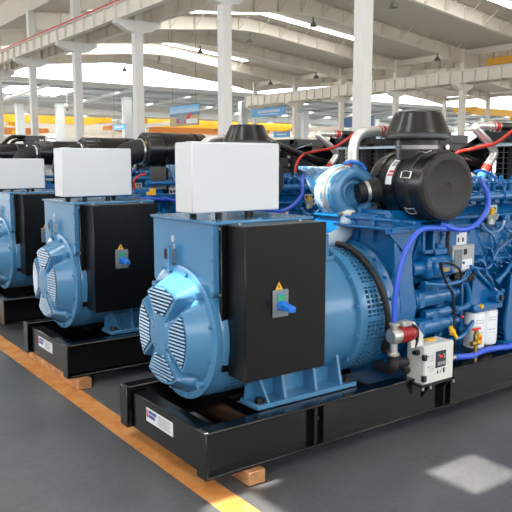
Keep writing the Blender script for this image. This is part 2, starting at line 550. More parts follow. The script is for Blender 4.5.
for y in B_Y: box_column(B_X, y, 9.2, 0.36, 0.36, 'frame_white', corbel=6.9)
for y in B_Y: box_column(C_X, y, 9.2, 0.36, 0.36, 'frame_white')
for x in (B_X, C_X):
    mb = MB(); mb.box(x - 0.14, x + 0.14, -16, 55.2, 8.7, 8.74); mb.box(x - 0.14, x + 0.14, -16, 55.2, 9.04, 9.08); mb.box(x - 0.012, x + 0.012, -16, 55.2, 8.74, 9.04)
    struct(mb.build('eave_beam', M['frame_white']))
def runway(x, y0, y1, z0, z1, red=False):
    mb = MB()
    mb.box(x - 0.13, x + 0.13, y0, y1, z0, z0 + 0.03)
    mb.box(x - 0.16, x + 0.16, y0, y1, z1 - 0.03, z1)
    mb.box(x - 0.012, x + 0.012, y0, y1, z0 + 0.03, z1 - 0.03)
    k = y0 + 0.5
    while k < y1:
        mb.box(x - 0.12, x + 0.12, k - 0.012, k + 0.012, z0 + 0.03, z1 - 0.03); k += 1.0
    mb.box(x - 0.04, x + 0.04, y0, y1, z1, z1 + 0.08)
    if red:
        mb.m(1).box(x - 0.17, x - 0.13, y0, y1, z1 + 0.0, z1 + 0.07)
    struct(mb.build('crane_runway', [M['frame_white'], M['red_rail']], angle=20))
runway(A_X - 0.7, -10, 55.5, 6.88, 7.44, True); runway(A_X + 0.7, -10, 55.5, 6.88, 7.44)
runway(B_X - 0.7, -10, 55.6, 6.9, 7.68); runway(B_X + 0.7, -10, 55.6, 6.9, 7.68)

# far end: parapet, the lower hall behind it, open sky band above
mb = MB(); mb.box(2, 112, 56.9, 57.2, 8.0, 8.34); struct(mb.build('trim_1', M['lower_beam']))
mb = MB(); mb.prism([(57.2, 8.15), (95, 7.5), (95, 7.58), (57.2, 8.25)], 0, 2, 112); struct(mb.build('lower_roof', M['lower_grey']))
for i in range(15):
    x = 6 + i * 7.4
    mb = MB(); mb.prism([(57.2, 7.95), (95, 6.9), (95, 7.5), (57.2, 8.15)], 0, x - 0.12, x + 0.12); mb.prism([(57.2, 7.9), (95, 6.85), (95, 6.9), (57.2, 7.95)], 0, x - 0.3, x + 0.3)
    struct(mb.build('lower_roof_beam', M['lower_beam']))
for y, z0, z1 in ((64, 7.85, 7.98), (70, 7.72, 7.86), (82, 7.3, 7.6)):
    mb = MB(); mb.box(2, 112, y - 0.1, y + 0.1, z0, z1); struct(mb.build('lower_purlin', M['lower_beam']))
mb = MB(); mb.box(2, 112, 75.8, 76.1, 6.95, 7.55); struct(mb.build('lower_girder', M['lower_beam']))
for i in range(7):
    x = 19 + i * 0.85
    mb = MB(); mb.box(x, x + 0.4, 60.5, 66.5, 7.82, 7.9)
    mb.v = [(p[0], p[1], p[2] + (60.5 - p[1]) * 0.0172 + 0.17) for p in mb.v]
    struct(mb.build('lower_rooflight', M['rooflight']))
for y in (60, 68, 73, 79, 86, 90):
    z = 8.15 - (y - 57.2) * 0.0172 - 0.02
    mb = MB(); mb.box(4, 110, y - 0.4, y + 0.4, z - 0.02, z); struct(mb.build('lower_rooflight', M['rooflight']))  # added glow strips that brighten the lower hall
    mb = MB(); mb.box(2, 112, y - 0.75, y - 0.6, z - 0.17, z + 0.02); struct(mb.build('lower_purlin', M['lower_beam']))  # added strip that hides the glow behind it from the camera
mb = MB(); mb.box(2, 112, 92, 92.3, 0, 7.3); struct(mb.build('wall_back', M['lower_cream']))
for i, (x, z, w, h) in enumerate(((33.7, 4.3, 1.9, 1.1), (47.5, 4.6, 2.6, 2.2), (62, 4.0, 3.6, 2.4), (76, 3.4, 4, 2.6), (22, 3.0, 2.4, 1.4))):
    mb = MB(); mb.box(x - w / 2, x + w / 2, 91.9, 91.97, z, z + h); mb.m(1)
    mb.box(x - w / 2 - 0.1, x + w / 2 + 0.1, 91.88, 91.99, z - 0.1, z); mb.box(x - 0.05, x + 0.05, 91.86, 91.9, z, z + h)
    struct(mb.build('window_%d' % (i + 1), [M['window_glow'], M['frame_white']]))
for px in ((29.825, 62.000, 5.612), (32.248, 66.000, 5.878), (41.878, 60.000, 5.923), (55.570, 68.000, 6.751), (55.179, 66.000, 6.646), (26.266, 70.000, 5.862), (22.867, 72.000, 5.840), (71.301, 70.000, 7.370), (76.704, 66.000, 8.724), (83.689, 62.000, 8.785)):
    mb = MB(); x, y = px[0], px[1]
    mb.box(x - 0.4, x + 0.4, y - 0.3, y + 0.3, 0, 7.85 - (y - 57.2) * 0.0277, 0.02); struct(mb.build('lower_column', M['lower_beam']))
mb = MB(); mb.box(14, 78, 88.5, 88.8, 5.2, 5.6); struct(mb.build('lower_tie', M['lower_cream']))
mb = MB(); mb.box(14, 78, 84.5, 84.8, 4.3, 4.6); struct(mb.build('lower_tie', M['lower_beam']))

# ---------------------------------------------------------------- overhead cranes, signs, lamps
def crane(name, label, x0, x1, y, z0, z1, m, sub=None):
    root = empty(name, ((x0 + x1) / 2, y, z0)); tag(root, label, 'crane', 'overhead bridge cranes')
    cx = (x0 + x1) / 2
    mb = MB(); d = 1.6
    mb.prism([(x0 - cx, z1 - z0), (x0 - cx, (z1 - z0) * 0.45), (x0 - cx + d, 0), (x1 - cx - d, 0), (x1 - cx, (z1 - z0) * 0.45), (x1 - cx, z1 - z0)], 1, -0.3, 0.3)
    mb.build('girder', M[m], root)
    for s in (x0 - cx, x1 - cx):
        mb = MB(); mb.box(s - 0.25, s + 0.25, -1.6, 1.6, (z1 - z0) * 0.3, (z1 - z0) * 0.95, 0.03)
        mb.build('end_carriage', M[m], root)
    mb = MB(); mb.box(-0.6, 0.6, 0.32, 1.1, -0.35, 0.3, 0.04); mb.cyl((0, 0.7, -0.9), (0, 0.7, -0.35), 0.05, 8); mb.cyl((0, 0.6, -0.95), (0, 0.8, -0.95), 0.2, 12)
    mb.build('hoist', M[sub or m], root)
    return root
crane('bridge_crane', 'slim yellow bridge crane girder behind the two tall white columns', 13.5, 33.2, 75, 5.75, 6.55, 'crane')
crane('bridge_crane', 'deep yellow bridge crane behind the hanging landscape poster', 40.3, 64.5, 80, 6.0, 7.0, 'crane', 'crane_orange')
for x in (40.5, 64.3):
    mb = MB(); mb.box(x - 0.2, x + 0.2, 70, 90, 5.85, 6.3); mb.box(x - 0.2, x + 0.2, 78.5, 79.0, 0, 5.85); mb.box(x - 0.2, x + 0.2, 88, 88.4, 0, 5.85); struct(mb.build('lower_runway', M['lower_cream']))
crane('bridge_crane', 'orange bridge crane girder hung low under the deep yellow crane', 38.0, 62, 84, 5.4, 6.2, 'crane_orange')
crane('bridge_crane', 'short orange crane girder low behind the tall white columns at the hall end', 17.0, 30.0, 86, 4.9, 5.7, 'crane_orange', 'lamp_metal')
crane('bridge_crane', 'orange bridge crane resting on the slim column runway', B_X + 0.75, C_X - 0.6, 28.0, 7.78, 8.5, 'crane')
crane('bridge_crane', 'distant yellow bridge crane seen between the slim columns', 70, 92, 54, 7.3, 8.1, 'crane')

def hanging_sign(name, label, x, tl, tr, bl, m, zt, kind='banner', extra=None):
    y0, y1, z1, z0 = max(tl[1], tr[1]), min(tl[1], tr[1]), (tl[2] + tr[2]) / 2, bl[2]
    root = empty(name, (x, (y0 + y1) / 2, z0)); tag(root, label, kind)
    h, w = z1 - z0, abs(y0 - y1)
    mb = MB(); mb.box(-0.02, 0.02, -w / 2, w / 2, 0, h); mb.build('sheet', m, root)
    for s in (-0.4, 0.4):
        mb = MB(); mb.cyl((0, s * w, h), (0, s * w, zt - z0), 0.012, 5); mb.build('cable', M['lamp_metal'], root)
    mb = MB(); mb.cyl((0, -w / 2 - 0.05, h), (0, w / 2 + 0.05, h), 0.03, 6); mb.build('rod', M['lamp_metal'], root)
    return root, w, h
def sign_marks(root, rows):
    # faint white print, too far away to read
    mb = MB()
    for (a, b, c, d) in rows: mb.box(-0.03, -0.021, a, b, c, d)
    mb.build('print', M['white'], root)
r, w, h = hanging_sign('hanging_banner', 'light blue banner with white print hung beneath the slim column runway', 39.05, (39.050, 54.467, 6.543), (39.050, 49.470, 6.513), (39.050, 54.146, 5.788), M['banner_blue'], 6.96)
rnd = random.Random(3); rows = []
y = w * 0.32
while y > -w * 0.34:
    d = rnd.uniform(0.12, 0.26); rows.append((y - d, y, h * 0.46, h * 0.74)); y -= d + 0.06
rows.append((-w * 0.3, w * 0.28, h * 0.22, h * 0.3)); sign_marks(r, rows)
r, w, h = hanging_sign('hanging_banner', 'small blue banner with white print hung low between two white columns', 28.0, (28.000, 61.180, 5.057), (28.000, 58.634, 5.042), (28.000, 61.212, 4.555), M['banner_blue'], 9.6)
sign_marks(r, [(-w * 0.1, w * 0.3, h * 0.4, h * 0.65), (-w * 0.36, -w * 0.16, h * 0.4, h * 0.65)])
r, w, h = hanging_sign('hanging_banner', 'low blue banner just above the black machines under the larger banner', 44.0, (44.000, 57.525, 4.577), (44.000, 54.921, 4.641), (44.000, 57.188, 4.115), M['banner_blue'], 9.4)
sign_marks(r, [(-w * 0.3, w * 0.3, h * 0.45, h * 0.7)])
hanging_sign('hanging_banner', 'dull navy banner half hidden behind the widest white column', 43.0, (43.000, 46.105, 5.449), (43.000, 42.457, 5.480), (43.000, 46.086, 4.669), M['banner_navy'], 9.4)
r, w, h = hanging_sign('hanging_poster', 'hanging landscape poster with blue sky, field and a red tractor', 21.0, (21.000, 37.747, 4.964), (21.000, 34.407, 4.999), (21.000, 37.664, 3.778), M['poster'], 10.06, 'poster')
mb = MB()
u = w; mb.m(0).prism([(-0.14 * u, 0.16 * h), (0.10 * u, 0.1 * h), (0.28 * u, 0.16 * h), (0.3 * u, 0.5 * h), (0.06 * u, 0.58 * h), (-0.04 * u, 0.4 * h)], 0, -0.03, -0.021)
mb.build('printed_shade', M['grey_plastic'], r)  # grey printed shape of the poster picture
mb = MB(); mb.prism([(-0.28 * u, 0.56 * h), (-0.16 * u, 0.58 * h), (0.02 * u, 0.14 * h), (-0.12 * u, 0.1 * h)], 0, -0.034, -0.0305); mb.cyl((-0.036, 0.2 * u, 0.24 * h), (-0.031, 0.2 * u, 0.24 * h), 0.12 * h, 14); mb.build('printed_tractor', M['ink_red'], r)
mb = MB(); mb.box(-0.036, -0.031, -0.46 * u, -0.08 * u, 0.1 * h, 0.32 * h); mb.build('print', M['label'], r)

def lamp(x, y, label, z=9.3):
    root = empty('high_bay_lamp', (x, y, z)); tag(root, label, 'lamp', 'pendant lamps under the roof')
    mb = MB(); mb.lathe((0, 0, -0.36), (0, 0, 1), [(0, 0.22), (0.02, 0.23), (0.2, 0.13), (0.26, 0.08)], 14); mb.build('lamp_shade', M['lamp_metal'], root)
    mb = MB(); mb.cyl((0, 0, -0.12), (0, 0, 0.16), 0.05, 8); mb.build('stem', M['lamp_metal'], root)
ordi = ['first', 'second', 'third', 'fourth', 'fifth', 'sixth', 'seventh']
for k, y in enumerate(B_Y[4:]):
    lamp(26.2, y - 0.3, 'bell-shaped pendant lamp under the ridge of the %s visible rafter' % ordi[k], 9.5)
    lamp(37.0, y - 0.05, 'bell-shaped pendant lamp on the %s visible rafter, next to the slim columns' % ordi[k], 8.56)
for k, y in enumerate(B_Y[4:]):
    lamp(50.0, y, 'small pendant lamp beyond the slim columns, on the %s rafter there' % ordi[k], 9.25)
p = (23.202, 60.000, 6.155)
root = empty('drop_cable', (p[0], 60, p[2])); tag(root, 'thin white drop cable with a dark plug hanging between the tall columns', 'cable')
mb = MB(); mb.cyl((0, 0, 0.1), (0, 0, 8.16 - p[2]), 0.03, 6); mb.build('cable', M['column_white'], root)
mb = MB(); mb.cyl((0, 0, -0.08), (0, 0, 0.14), 0.09, 8); mb.build('plug', M['lamp_metal'], root)

# ================================================================ generator set (built once, then copied)
CY = 0.52                               # centre line of the set
def make_set():
    root = empty('generator_set', (SET_X, SET_Y, 0))
    L = 5.3
    # ---- skid
    mb = MB()
    for y0 in (0.0, 0.94):
        mb.box(0.012, L, y0, y0 + 0.10, 0.08, 0.098, 0.004)
        mb.box(0.012, L, y0, y0 + 0.10, 0.324, 0.344, 0.006)
        mb.box(0.012, L, y0 + 0.042, y0 + 0.058, 0.098, 0.324)
        mb.box(0.0, 0.014, y0, y0 + 0.10, 0.08, 0.344, 0.003)
        mb.box(L - 0.014, L, y0, y0 + 0.10, 0.08, 0.344, 0.003)
    skid = mb.build('skid_frame', M['black'], root)
    for x in (0.03, L - 0.13):
        mb = MB(); mb.box(x, x + 0.012, 0.1, 0.94, 0.088, 0.318, 0.004); mb.box(x, x + 0.1, 0.1, 0.94, 0.305, 0.318, 0.004); mb.box(x, x + 0.1, 0.1, 0.94, 0.088, 0.1)
        mb.build('end_beam', M['black'], skid)
    for x in (0.42, 1.30, 2.2, 3.1, 4.2):
        mb = MB(); mb.box(x, x + 0.09, 0.058, 0.982, 0.27, 0.285); mb.box(x + 0.04, x + 0.052, 0.058, 0.982, 0.1, 0.27)
        mb.build('cross_member', M['black'], skid)
    for x in (0.745, 1.9, 3.3, 4.6):
        mb = MB(); mb.box(x, x + 0.012, 0.004, 0.042, 0.098, 0.324); mb.box(x + 0.07, x + 0.082, 0.004, 0.042, 0.098, 0.324)
        mb.box(x + 0.012, x + 0.07, 0.032, 0.042, 0.098, 0.324); mb.bolt((x + 0.04, 0.032, 0.25), (0, -1, 0), 0.012, 0.01)
        mb.build('stiffener', M['black'], skid)
    # white plate with a small red and blue mark and grey print on the end beam
    mb = MB()
    lx = 0.028
    mb.box(lx, lx + 0.003, 0.405, 0.732, 0.188, 0.272)
    mb.m(2).prism([(0.705, 0.215), (0.727, 0.215), (0.727, 0.262), (0.713, 0.262)], 0, lx - 0.001, lx)
    mb.m(1).box(lx - 0.001, lx, 0.60, 0.700, 0.243, 0.262).box(lx - 0.001, lx, 0.62, 0.700, 0.216, 0.237)
    mb.m(3)
    for k in range(5):
        z = 0.255 - k * 0.013
        mb.box(lx - 0.001, lx, 0.43 + 0.02 * (k % 2), 0.58, z, z + 0.006)
    mb.build('name_plate', [M['label'], M['ink_blue'], M['ink_red'], M['ink_grey']], skid)

    # ---- alternator
    zc = 0.765
    mb = MB()
    n = 40
    def section(hw, top, rr, zc=zc):
        # round bottom, square shoulders at the top
        pts = []
        a0 = math.asin(min(1, 0.28 / rr))
        for k in range(n + 1):
            w = PI - a0 + (PI + 2 * a0) * k / n
            pts.append((CY + rr * math.cos(w), zc + rr * math.sin(w)))
        pts[0:0] = [(CY - hw, top), (CY - hw, zc + 0.30)]
        pts += [(CY + hw, zc + 0.30), (CY + hw, top)]
        return pts
    mb.lathe((0.19, CY, zc), (1, 0, 0), [(0, 0.385), (0.02, 0.392), (0.66, 0.392), (0.69, 0.408), (0.98, 0.408), (0.99, 0.44), (1.02, 0.44)], 48)
    # square housing with cut lower corners
    hw = 0.343
    poly = [(CY - hw, 1.41), (CY - hw, 1.04), (CY - hw + 0.045, 1.0), (CY - 0.30, 0.76), (CY + 0.30, 0.76), (CY + hw - 0.045, 1.0), (CY + hw, 1.04), (CY + hw, 1.41)]
    mb.prism(poly, 0, 0.172, 0.84)
    alt = mb.build('alternator', M['blue'], root)
    mb = MB()
    mb.box(0.155, 0.86, CY - hw - 0.015, CY + hw + 0.015, 1.41, 1.428, 0.005)
    for x in (0.19, 0.50, 0.82):
        for y in (CY - hw + 0.03, CY + hw - 0.03): mb.bolt((x, y, 1.428), (0, 0, 1), 0.011, 0.008)
    mb.build('top_cover', M['blue'], alt)
    mb = MB()                                                   # raised edge strip on the end face with bolts
    mb.box(0.166, 0.172, CY - hw, CY - hw + 0.035, 1.04, 1.40)
    for z in (1.10, 1.22, 1.34): mb.bolt((0.166, CY - hw + 0.018, z), (-1, 0, 0), 0.008, 0.006)
    mb.build('edge_strip', M['blue'], alt)
    mb = MB(); mb.cyl((0.172, CY + 0.10, 1.30), (0.167, CY + 0.10, 1.30), 0.02, 12); mb.build('blind_plug', M['primer'], alt)
    mb = MB(); mb.cyl((0.172, CY + 0.09, 1.255), (0.167, CY + 0.09, 1.255), 0.014, 12); mb.build('blind_plug', M['primer'], alt)
    # mounting ring round the fan cover
    mb = MB()
    mb.lathe((0.145, CY, zc), (1, 0, 0), [(0, 0.375), (0.008, 0.392), (0.04, 0.392), (0.048, 0.385)], 56)
    for k in range(12):
        w = 2 * PI * (k + 0.5) / 12
        mb.bolt((0.145, CY + 0.362 * math.cos(w), zc + 0.362 * math.sin(w)), (-1, 0, 0), 0.013, 0.014)
    mb.build('mounting_ring', M['blue'], alt)
    # fan cover: flat hub, four raised lobes with sloping flanks
    mb = MB()
    NT, RS = 128, [0.0, 0.06, 0.10, 0.115, 0.14, 0.18, 0.22, 0.26, 0.285, 0.30, 0.315, 0.33, 0.342, 0.352]
    def fan_x(r, th):
        q = abs(((th + PI / 4) % (PI / 2)) - PI / 4)            # angle from the lobe axis
        s = max(0.0, min(1.0, (math.radians(41.5) - q) / math.radians(4.0))); s = s * s * (3 - 2 * s)
        if r <= 0.10: return 0.012
        lobe = 0.018 + 0.07 * (r - 0.10) if r < 0.285 else 0.031 + (r - 0.285) / 0.067 * 0.115
        val = 0.045 + (r - 0.10) / 0.252 * 0.103
        e = min(1.0, (r - 0.10) / 0.03)
        return (lobe * s + val * (1 - s)) * e + 0.012 * (1 - e)
    vs, fs = [], []
    for r in RS:
        for k in range(NT):
            th = 2 * PI * k / NT
            vs.append((fan_x(r, th), CY + r * math.cos(th), zc + r * math.sin(th)))
    for i in range(len(RS) - 1):
        for k in range(NT):
            k2 = (k + 1) % NT
            fs.append([i * NT + k, i * NT + k2, (i + 1) * NT + k2, (i + 1) * NT + k])
    mb.add(vs, fs)
    for w in (0.6, 2.2, 3.7, 5.3): mb.bolt((0.012, CY + 0.075 * math.cos(w), zc + 0.075 * math.sin(w)), (-1, 0, 0), 0.006, 0.004)
    for k in range(4):
        w = PI / 4 + k * PI / 2
        mb.cyl((0.145, CY + 0.352 * math.cos(w), zc + 0.352 * math.sin(w)), (0.115, CY + 0.352 * math.cos(w), zc + 0.352 * math.sin(w)), 0.022, 12)
    fan = mb.build('fan_cover', M['blue'], root, 50)
    for k in range(4):
        ax = k * PI / 2
        mb = MB()
        # dark plate painting the shade of the lobe opening, horizontal slats over it
        op = []
        for j in range(13):
            w = ax + math.radians(-33 + 66 * j / 12); op.append((CY + 0.272 * math.cos(w), zc + 0.272 * math.sin(w)))
        for j in range(7):
            w = ax + math.radians(24 - 48 * j / 6); op.append((CY + 0.118 * math.cos(w), zc + 0.125 * math.sin(w)))
        def xs(y, z): return fan_x(min(0.272, math.hypot(y - CY, z - zc)), ax)
        nn = len(op)
        vv = [(xs(y, z) - 0.002, y, z) for y, z in op] + [(xs(y, z) + 0.003, y, z) for y, z in op]
        mb.m(1).add(vv, [list(range(nn)), list(range(nn, 2 * nn))[::-1]] + [[a, (a + 1) % nn, nn + (a + 1) % nn, nn + a] for a in range(nn)])
        mb.m(0)
        z = min(p[1] for p in op) + 0.008
        while z < max(p[1] for p in op) - 0.004:
            cr = []
            for a in range(nn):
                (ya, za), (yb, zb) = op[a], op[(a + 1) % nn]
                if (za - z) * (zb - z) < 0: cr.append(ya + (yb - ya) * (z - za) / (zb - za))
            cr.sort()
            for a in range(0, len(cr) - 1, 2):
                y0, y1 = cr[a], cr[a + 1]
                if y1 - y0 < 0.012: continue
                x0, x1 = xs(y0, z), xs(y1, z)
                mb.add([(x0 - 0.004, y0, z + 0.009), (x1 - 0.004, y1, z + 0.009), (x1 - 0.008, y1, z), (x0 - 0.008, y0, z), (x0 - 0.0025, y0, z - 0.0015), (x1 - 0.0025, y1, z - 0.0015)],
                       [[0, 1, 2, 3], [3, 2, 5, 4], [0, 3, 4], [1, 5, 2], [0, 4, 5, 1]])
            z += 0.0205
        mb.build('louver_panel', [M['blue'], M['dark_gap']], fan)
    # lifting lug on the end face
    mb = MB()
    lz, ly = 1.16, CY + 0.10
    prof = []
    for k in range(13):
        w = PI * k / 12; prof.append((ly + 0.036 * math.cos(w), lz + 0.075 + 0.036 * math.sin(w)))
    prof += [(ly - 0.036, lz - 0.03), (ly + 0.036, lz - 0.03)]
    hole = [(ly + 0.018 * math.cos(2 * PI * k / 14), lz + 0.055 + 0.034 * math.sin(2 * PI * k / 14)) for k in range(14)]
    mb.prism(prof, 0, 0.120, 0.138); mb.box(0.12, 0.172, ly - 0.036, ly + 0.036, lz - 0.045, lz - 0.025)
    mb.m(1).prism(hole, 0, 0.1185, 0.1395)  # lug hole is a solid inset coloured as shade
    mb.build('lifting_lug', [M['blue'], M['dark_gap']], alt)
    mb = MB(); mb.sphere((0.15, CY + 0.1, 1.13), 0.03, 12); mb.build('plug', M['alu'], alt)
    # drive end: slotted air outlet ring
    mb = MB()
    x0, x1, R = 1.21, 1.47, 0.425
    mb.m(1).lathe((x0, CY, zc), (1, 0, 0), [(0, R - 0.025), (x1 - x0, R - 0.025)], 48, cap=False)  # dark drum painting the shade behind the slots
    mb.m(0)
    def band(a, b, r):
        mb.lathe((a, CY, zc), (1, 0, 0), [(0, r - 0.024), (0, r), (b - a, r), (b - a, r - 0.024)], 64, cap=False)
    band(x0, x0 + 0.045, R + 0.004)
    for k in range(1, 6): band(x0 + 0.045 + k * 0.037 - 0.005, x0 + 0.045 + k * 0.037 + 0.005, R)
    band(x1 - 0.03, x1, R + 0.008)
    NB = 84
    for k in range(NB):
        w = 2 * PI * k / NB; wd = 0.0055 if k % 7 else 0.016
        c, s = math.cos(w), math.sin(w)
        p = lambda x, r, t: (x, CY + r * c - t * s, zc + r * s + t * c)
        mb.add([p(x0 + .04, R - .022, -wd), p(x1 - .02, R - .022, -wd), p(x1 - .02, R - .022, wd), p(x0 + .04, R - .022, wd), p(x0 + .04, R - .002, -wd), p(x1 - .02, R - .002, -wd), p(x1 - .02, R - .002, wd), p(x0 + .04, R - .002, wd)],
               [[0, 1, 2, 3], [4, 5, 6, 7], [0, 1, 5, 4], [1, 2, 6, 5], [2, 3, 7, 6], [3, 0, 4, 7]])
    mb.build('outlet_screen', [M['blue'], M['dark_gap']], alt)
    for k in range(14):
        w = 2 * PI * (k + 0.5) / 14
        mb = MB(); mb.bolt((1.18, CY + 0.425 * math.cos(w), zc + 0.425 * math.sin(w)), (-1, 0, 0), 0.014, 0.018); mb.build('flange_bolt', M['blue'], alt)
    # lifting lug on the drive end top and perforated lower cover
    mb = MB(); mb.box(1.10, 1.16, CY - 0.16, CY - 0.14, 1.12, 1.29, 0.004); mb.box(1.09, 1.17, CY - 0.2, CY - 0.1, 1.12, 1.15, 0.004); mb.build('lifting_lug', M['blue'], alt)
    mb = MB(); mb.m(0)
    for j in range(5):
        for i in range(24):
            w = PI + math.radians(38 + j * 5.5); x = 0.30 + i * 0.022 + (0.011 if j % 2 else 0)
            mb.cyl((x, CY + 0.391 * math.cos(w), zc + 0.391 * math.sin(w)), (x, CY + 0.3935 * math.cos(w), zc + 0.3935 * math.sin(w)), 0.007, 6)
    mb.build('perforation', M['dark_gap'], alt)['kind'] = 'stuff'  # dark dots painting the shade inside the holes
    # mounting feet, both sides
    for sgn in (1, -1):
        yy = lambda y: y if sgn > 0 else 2 * CY - y
        mb = MB()
        mb.box(0.42, 1.19, yy(0.115), yy(0.30), 0.344, 0.374, 0.004)
        mb.plate([(0.42, yy(0.245), 0.374), (1.10, yy(0.245), 0.374), (1.06, yy(0.245), 0.72), (0.46, yy(0.245), 0.72)], (0, sgn, 0), 0.016)
        for x in (0.62, 0.86, 1.06):
            mb.prism([(yy(0.13), 0.374), (yy(0.262), 0.374), (yy(0.262), 0.74), (yy(0.215), 0.74)], 0, x, x + 0.02)
        mb.plate([(0.50, yy(0.13), 0.374), (0.50, yy(0.25), 0.374), (0.43, yy(0.25), 0.60), (0.43, yy(0.18), 0.60)], (1, 0, 0), 0.014)
        foot = mb.build('mounting_foot', M['blue'], root)
        for x in (0.46, 1.145):
            mb = MB(); mb.cyl((x, yy(0.16), 0.374), (x, yy(0.16), 0.382), 0.034, 16); mb.bolt((x, yy(0.16), 0.382), (0, 0, 1), 0.026, 0.022); mb.build('foot_bolt', M['black_plastic'], foot)

    # ---- black breaker cabinet on the side of the alternator
    fy = -0.02
    mb = MB(); mb.box(0.236, 0.800, fy, 0.150, 0.575, 1.412, 0.006)
    cab = mb.build('breaker_cabinet', M['black_cabinet'], root)
    mb = MB(); mb.box(0.200, 0.83, 0.150, 0.176, 0.60, 1.412, 0.003)
    mb.build('mounting_frame', M['black'], cab)
    for z in (0.72, 1.03, 1.39): mb = MB(); mb.bolt((0.201, 0.163, z), (-1, 0, 0), 0.008, 0.006); mb.build('cover_screw', M['steel'], cab)
    for x in (0.30, 0.72): mb = MB(); mb.bolt((x, 0.12, 1.412), (0, 0, 1), 0.009, 0.006); mb.build('cover_screw', M['steel'], cab)
    tl, br = (0.412, -0.020, 1.061), (0.519, -0.020, 0.910)
    xa, xb, za, zb = tl[0], br[0], br[2], tl[2]
    mb = MB(); mb.box(xa, xb, fy - 0.012, fy, za, zb, 0.004)
    mb.m(1).box(xa + 0.028, xb - 0.03, fy - 0.016, fy - 0.011, za + 0.04, zb - 0.022)
    mb.m(2).box(xa + 0.028, xb - 0.03, fy - 0.0175, fy - 0.011, zb - 0.062, zb - 0.026)
    mb.build('switch_plate', [M['grey_plastic'], M['switch_blue'], M['switch_green']], cab)
    mb = MB()
    cx, cz = xa + 0.052, za + 0.065
    mb.cyl((cx, fy - 0.012, cz), (cx, fy - 0.04, cz), 0.028, 16)
    mb.box(cx - 0.022, cx + 0.022, fy - 0.12, fy - 0.03, cz - 0.02, cz + 0.014, 0.006, Matrix.Rotation(math.radians(8), 3, 'X'))
    mb.build('switch_handle', M['switch_blue'], cab)
    t = (0.459, -0.020, 1.105)
    mb = MB(); tx, tz = t[0], t[2]
    mb.m(1).prism([(tx - 0.031, tz - 0.05), (tx + 0.031, tz - 0.05), (tx, tz + 0.004)], 1, fy - 0.001, fy)
    mb.m(0).prism([(tx - 0.027, tz - 0.048), (tx + 0.027, tz - 0.048), (tx, tz - 0.001)], 1, fy - 0.0016, fy)
    mb.m(1).prism([(tx + 0.003, tz - 0.014), (tx - 0.008, tz - 0.030), (tx - 0.001, tz - 0.030), (tx - 0.004, tz - 0.044), (tx + 0.008, tz - 0.026), (tx + 0.001, tz - 0.026)], 1, fy - 0.0022, fy)
    mb.build('warning_sign', [M['yellow'], M['ink_black']], cab)

    # ---- white control cabinet on top
    mb = MB(); mb.box(0.107, 0.700, 0.29, 0.475, 1.468, 1.848, 0.006)
    wc = mb.build('control_cabinet', M['white'], root)
    mb = MB()
    mb.box(0.112, 0.695, 0.296, 0.469, 1.848, 1.852); mb.box(0.14, 0.20, 0.35, 0.41, 1.852, 1.856)
    mb.build('cabinet_lid', M['white'], wc)
    for x in (0.20, 0.30, 0.50, 0.60):
        mb = MB(); y = 0.33 if x in (0.30, 0.50) else 0.44
        mb.cyl((x, y, 1.428), (x, y, 1.468), 0.019, 12); mb.build('rubber_mount', M['rubber'], wc)

    # ---- engine
    mb = MB()
    X0, X1 = 1.64, 3.32
    prof = [(.33, .37), (.27, .55), (.25, .93), (.19, 1.03), (.19, 1.30), (.30, 1.42), (.74, 1.42), (.85, 1.30), (.85, 1.03), (.79, .93), (.77, .55), (.71, .37)]
    mb.prism(prof, 0, X0, X1)
    mb.prism([(.36, .16), (.68, .16), (.74, .38), (.30, .38)], 0, X0 + .05, X1 - .1)
    for i in range(6):                                         # ribs and raised covers along the crankcase
        x = X0 + 0.06 + i * 0.28
        mb.box(x, x + 0.022, 0.16, 0.30, 0.42, 1.03, 0.006)
        mb.box(x + 0.05, x + 0.24, 0.175, 0.24, 1.06, 1.27, 0.012)
        mb.box(x + 0.06, x + 0.22, 0.235, 0.27, 0.60, 0.88, 0.02)
        for bx in (0.07, 0.22):
            for bz in (1.085, 1.245): mb.bolt((x + bx, 0.175, bz), (0, -1, 0), 0.009, 0.01)
    mb.box(X0, X1, 0.15, 0.25, 1.015, 1.05, 0.008)
    mb.box(X0, X1, 0.165, 0.25, 1.285, 1.31, 0.006)
    eng = mb.build('engine_block', M['blue_engine'], root)
    r2 = random.Random(11)
    for i in range(2, 6):                                      # cylinder heads with rocker covers, knobs and injector pipes
        x = X0 + 0.05 + i * 0.28
        mb = MB()
        mb.box(x, x + 0.25, 0.24, 0.80, 1.42, 1.53, 0.015)
        mb.box(x + 0.02, x + 0.23, 0.30, 0.74, 1.53, 1.60, 0.025)
        for bx in (0.05, 0.125, 0.20):
            mb.cyl((x + bx, 0.27, 1.53), (x + bx, 0.27, 1.575), 0.017, 8); mb.sphere((x + bx, 0.27, 1.585), 0.022, 8)
            mb.cyl((x + bx, 0.40, 1.60), (x + bx, 0.40, 1.63), 0.016, 6); mb.cyl((x + bx, 0.60, 1.60), (x + bx, 0.60, 1.63), 0.016, 6)
        mb.box(x + 0.07, x + 0.15, 0.2, 0.26, 1.44, 1.50, 0.01); mb.cyl((x + 0.11, 0.18, 1.47), (x + 0.11, 0.24, 1.47), 0.02, 8)
        mb.tube([(x + 0.19, 0.21, 1.49), (x + 0.21, 0.19, 1.55), (x + 0.2, 0.24, 1.59), (x + 0.18, 0.3, 1.60)], 0.007, 6)
        mb.build('cylinder_head', M['blue_engine'], eng)
    mb = MB(); mb.cyl((X0 + 0.1, 0.19, 1.492), (X1 - 0.1, 0.19, 1.492), 0.027, 14)
    for i in range(7): mb.cyl((X0 + 0.12 + i * 0.24, 0.19, 1.492), (X0 + 0.165 + i * 0.24, 0.19, 1.492), 0.036, 12)
    mb.build('fuel_rail', M['blue_engine'], eng)
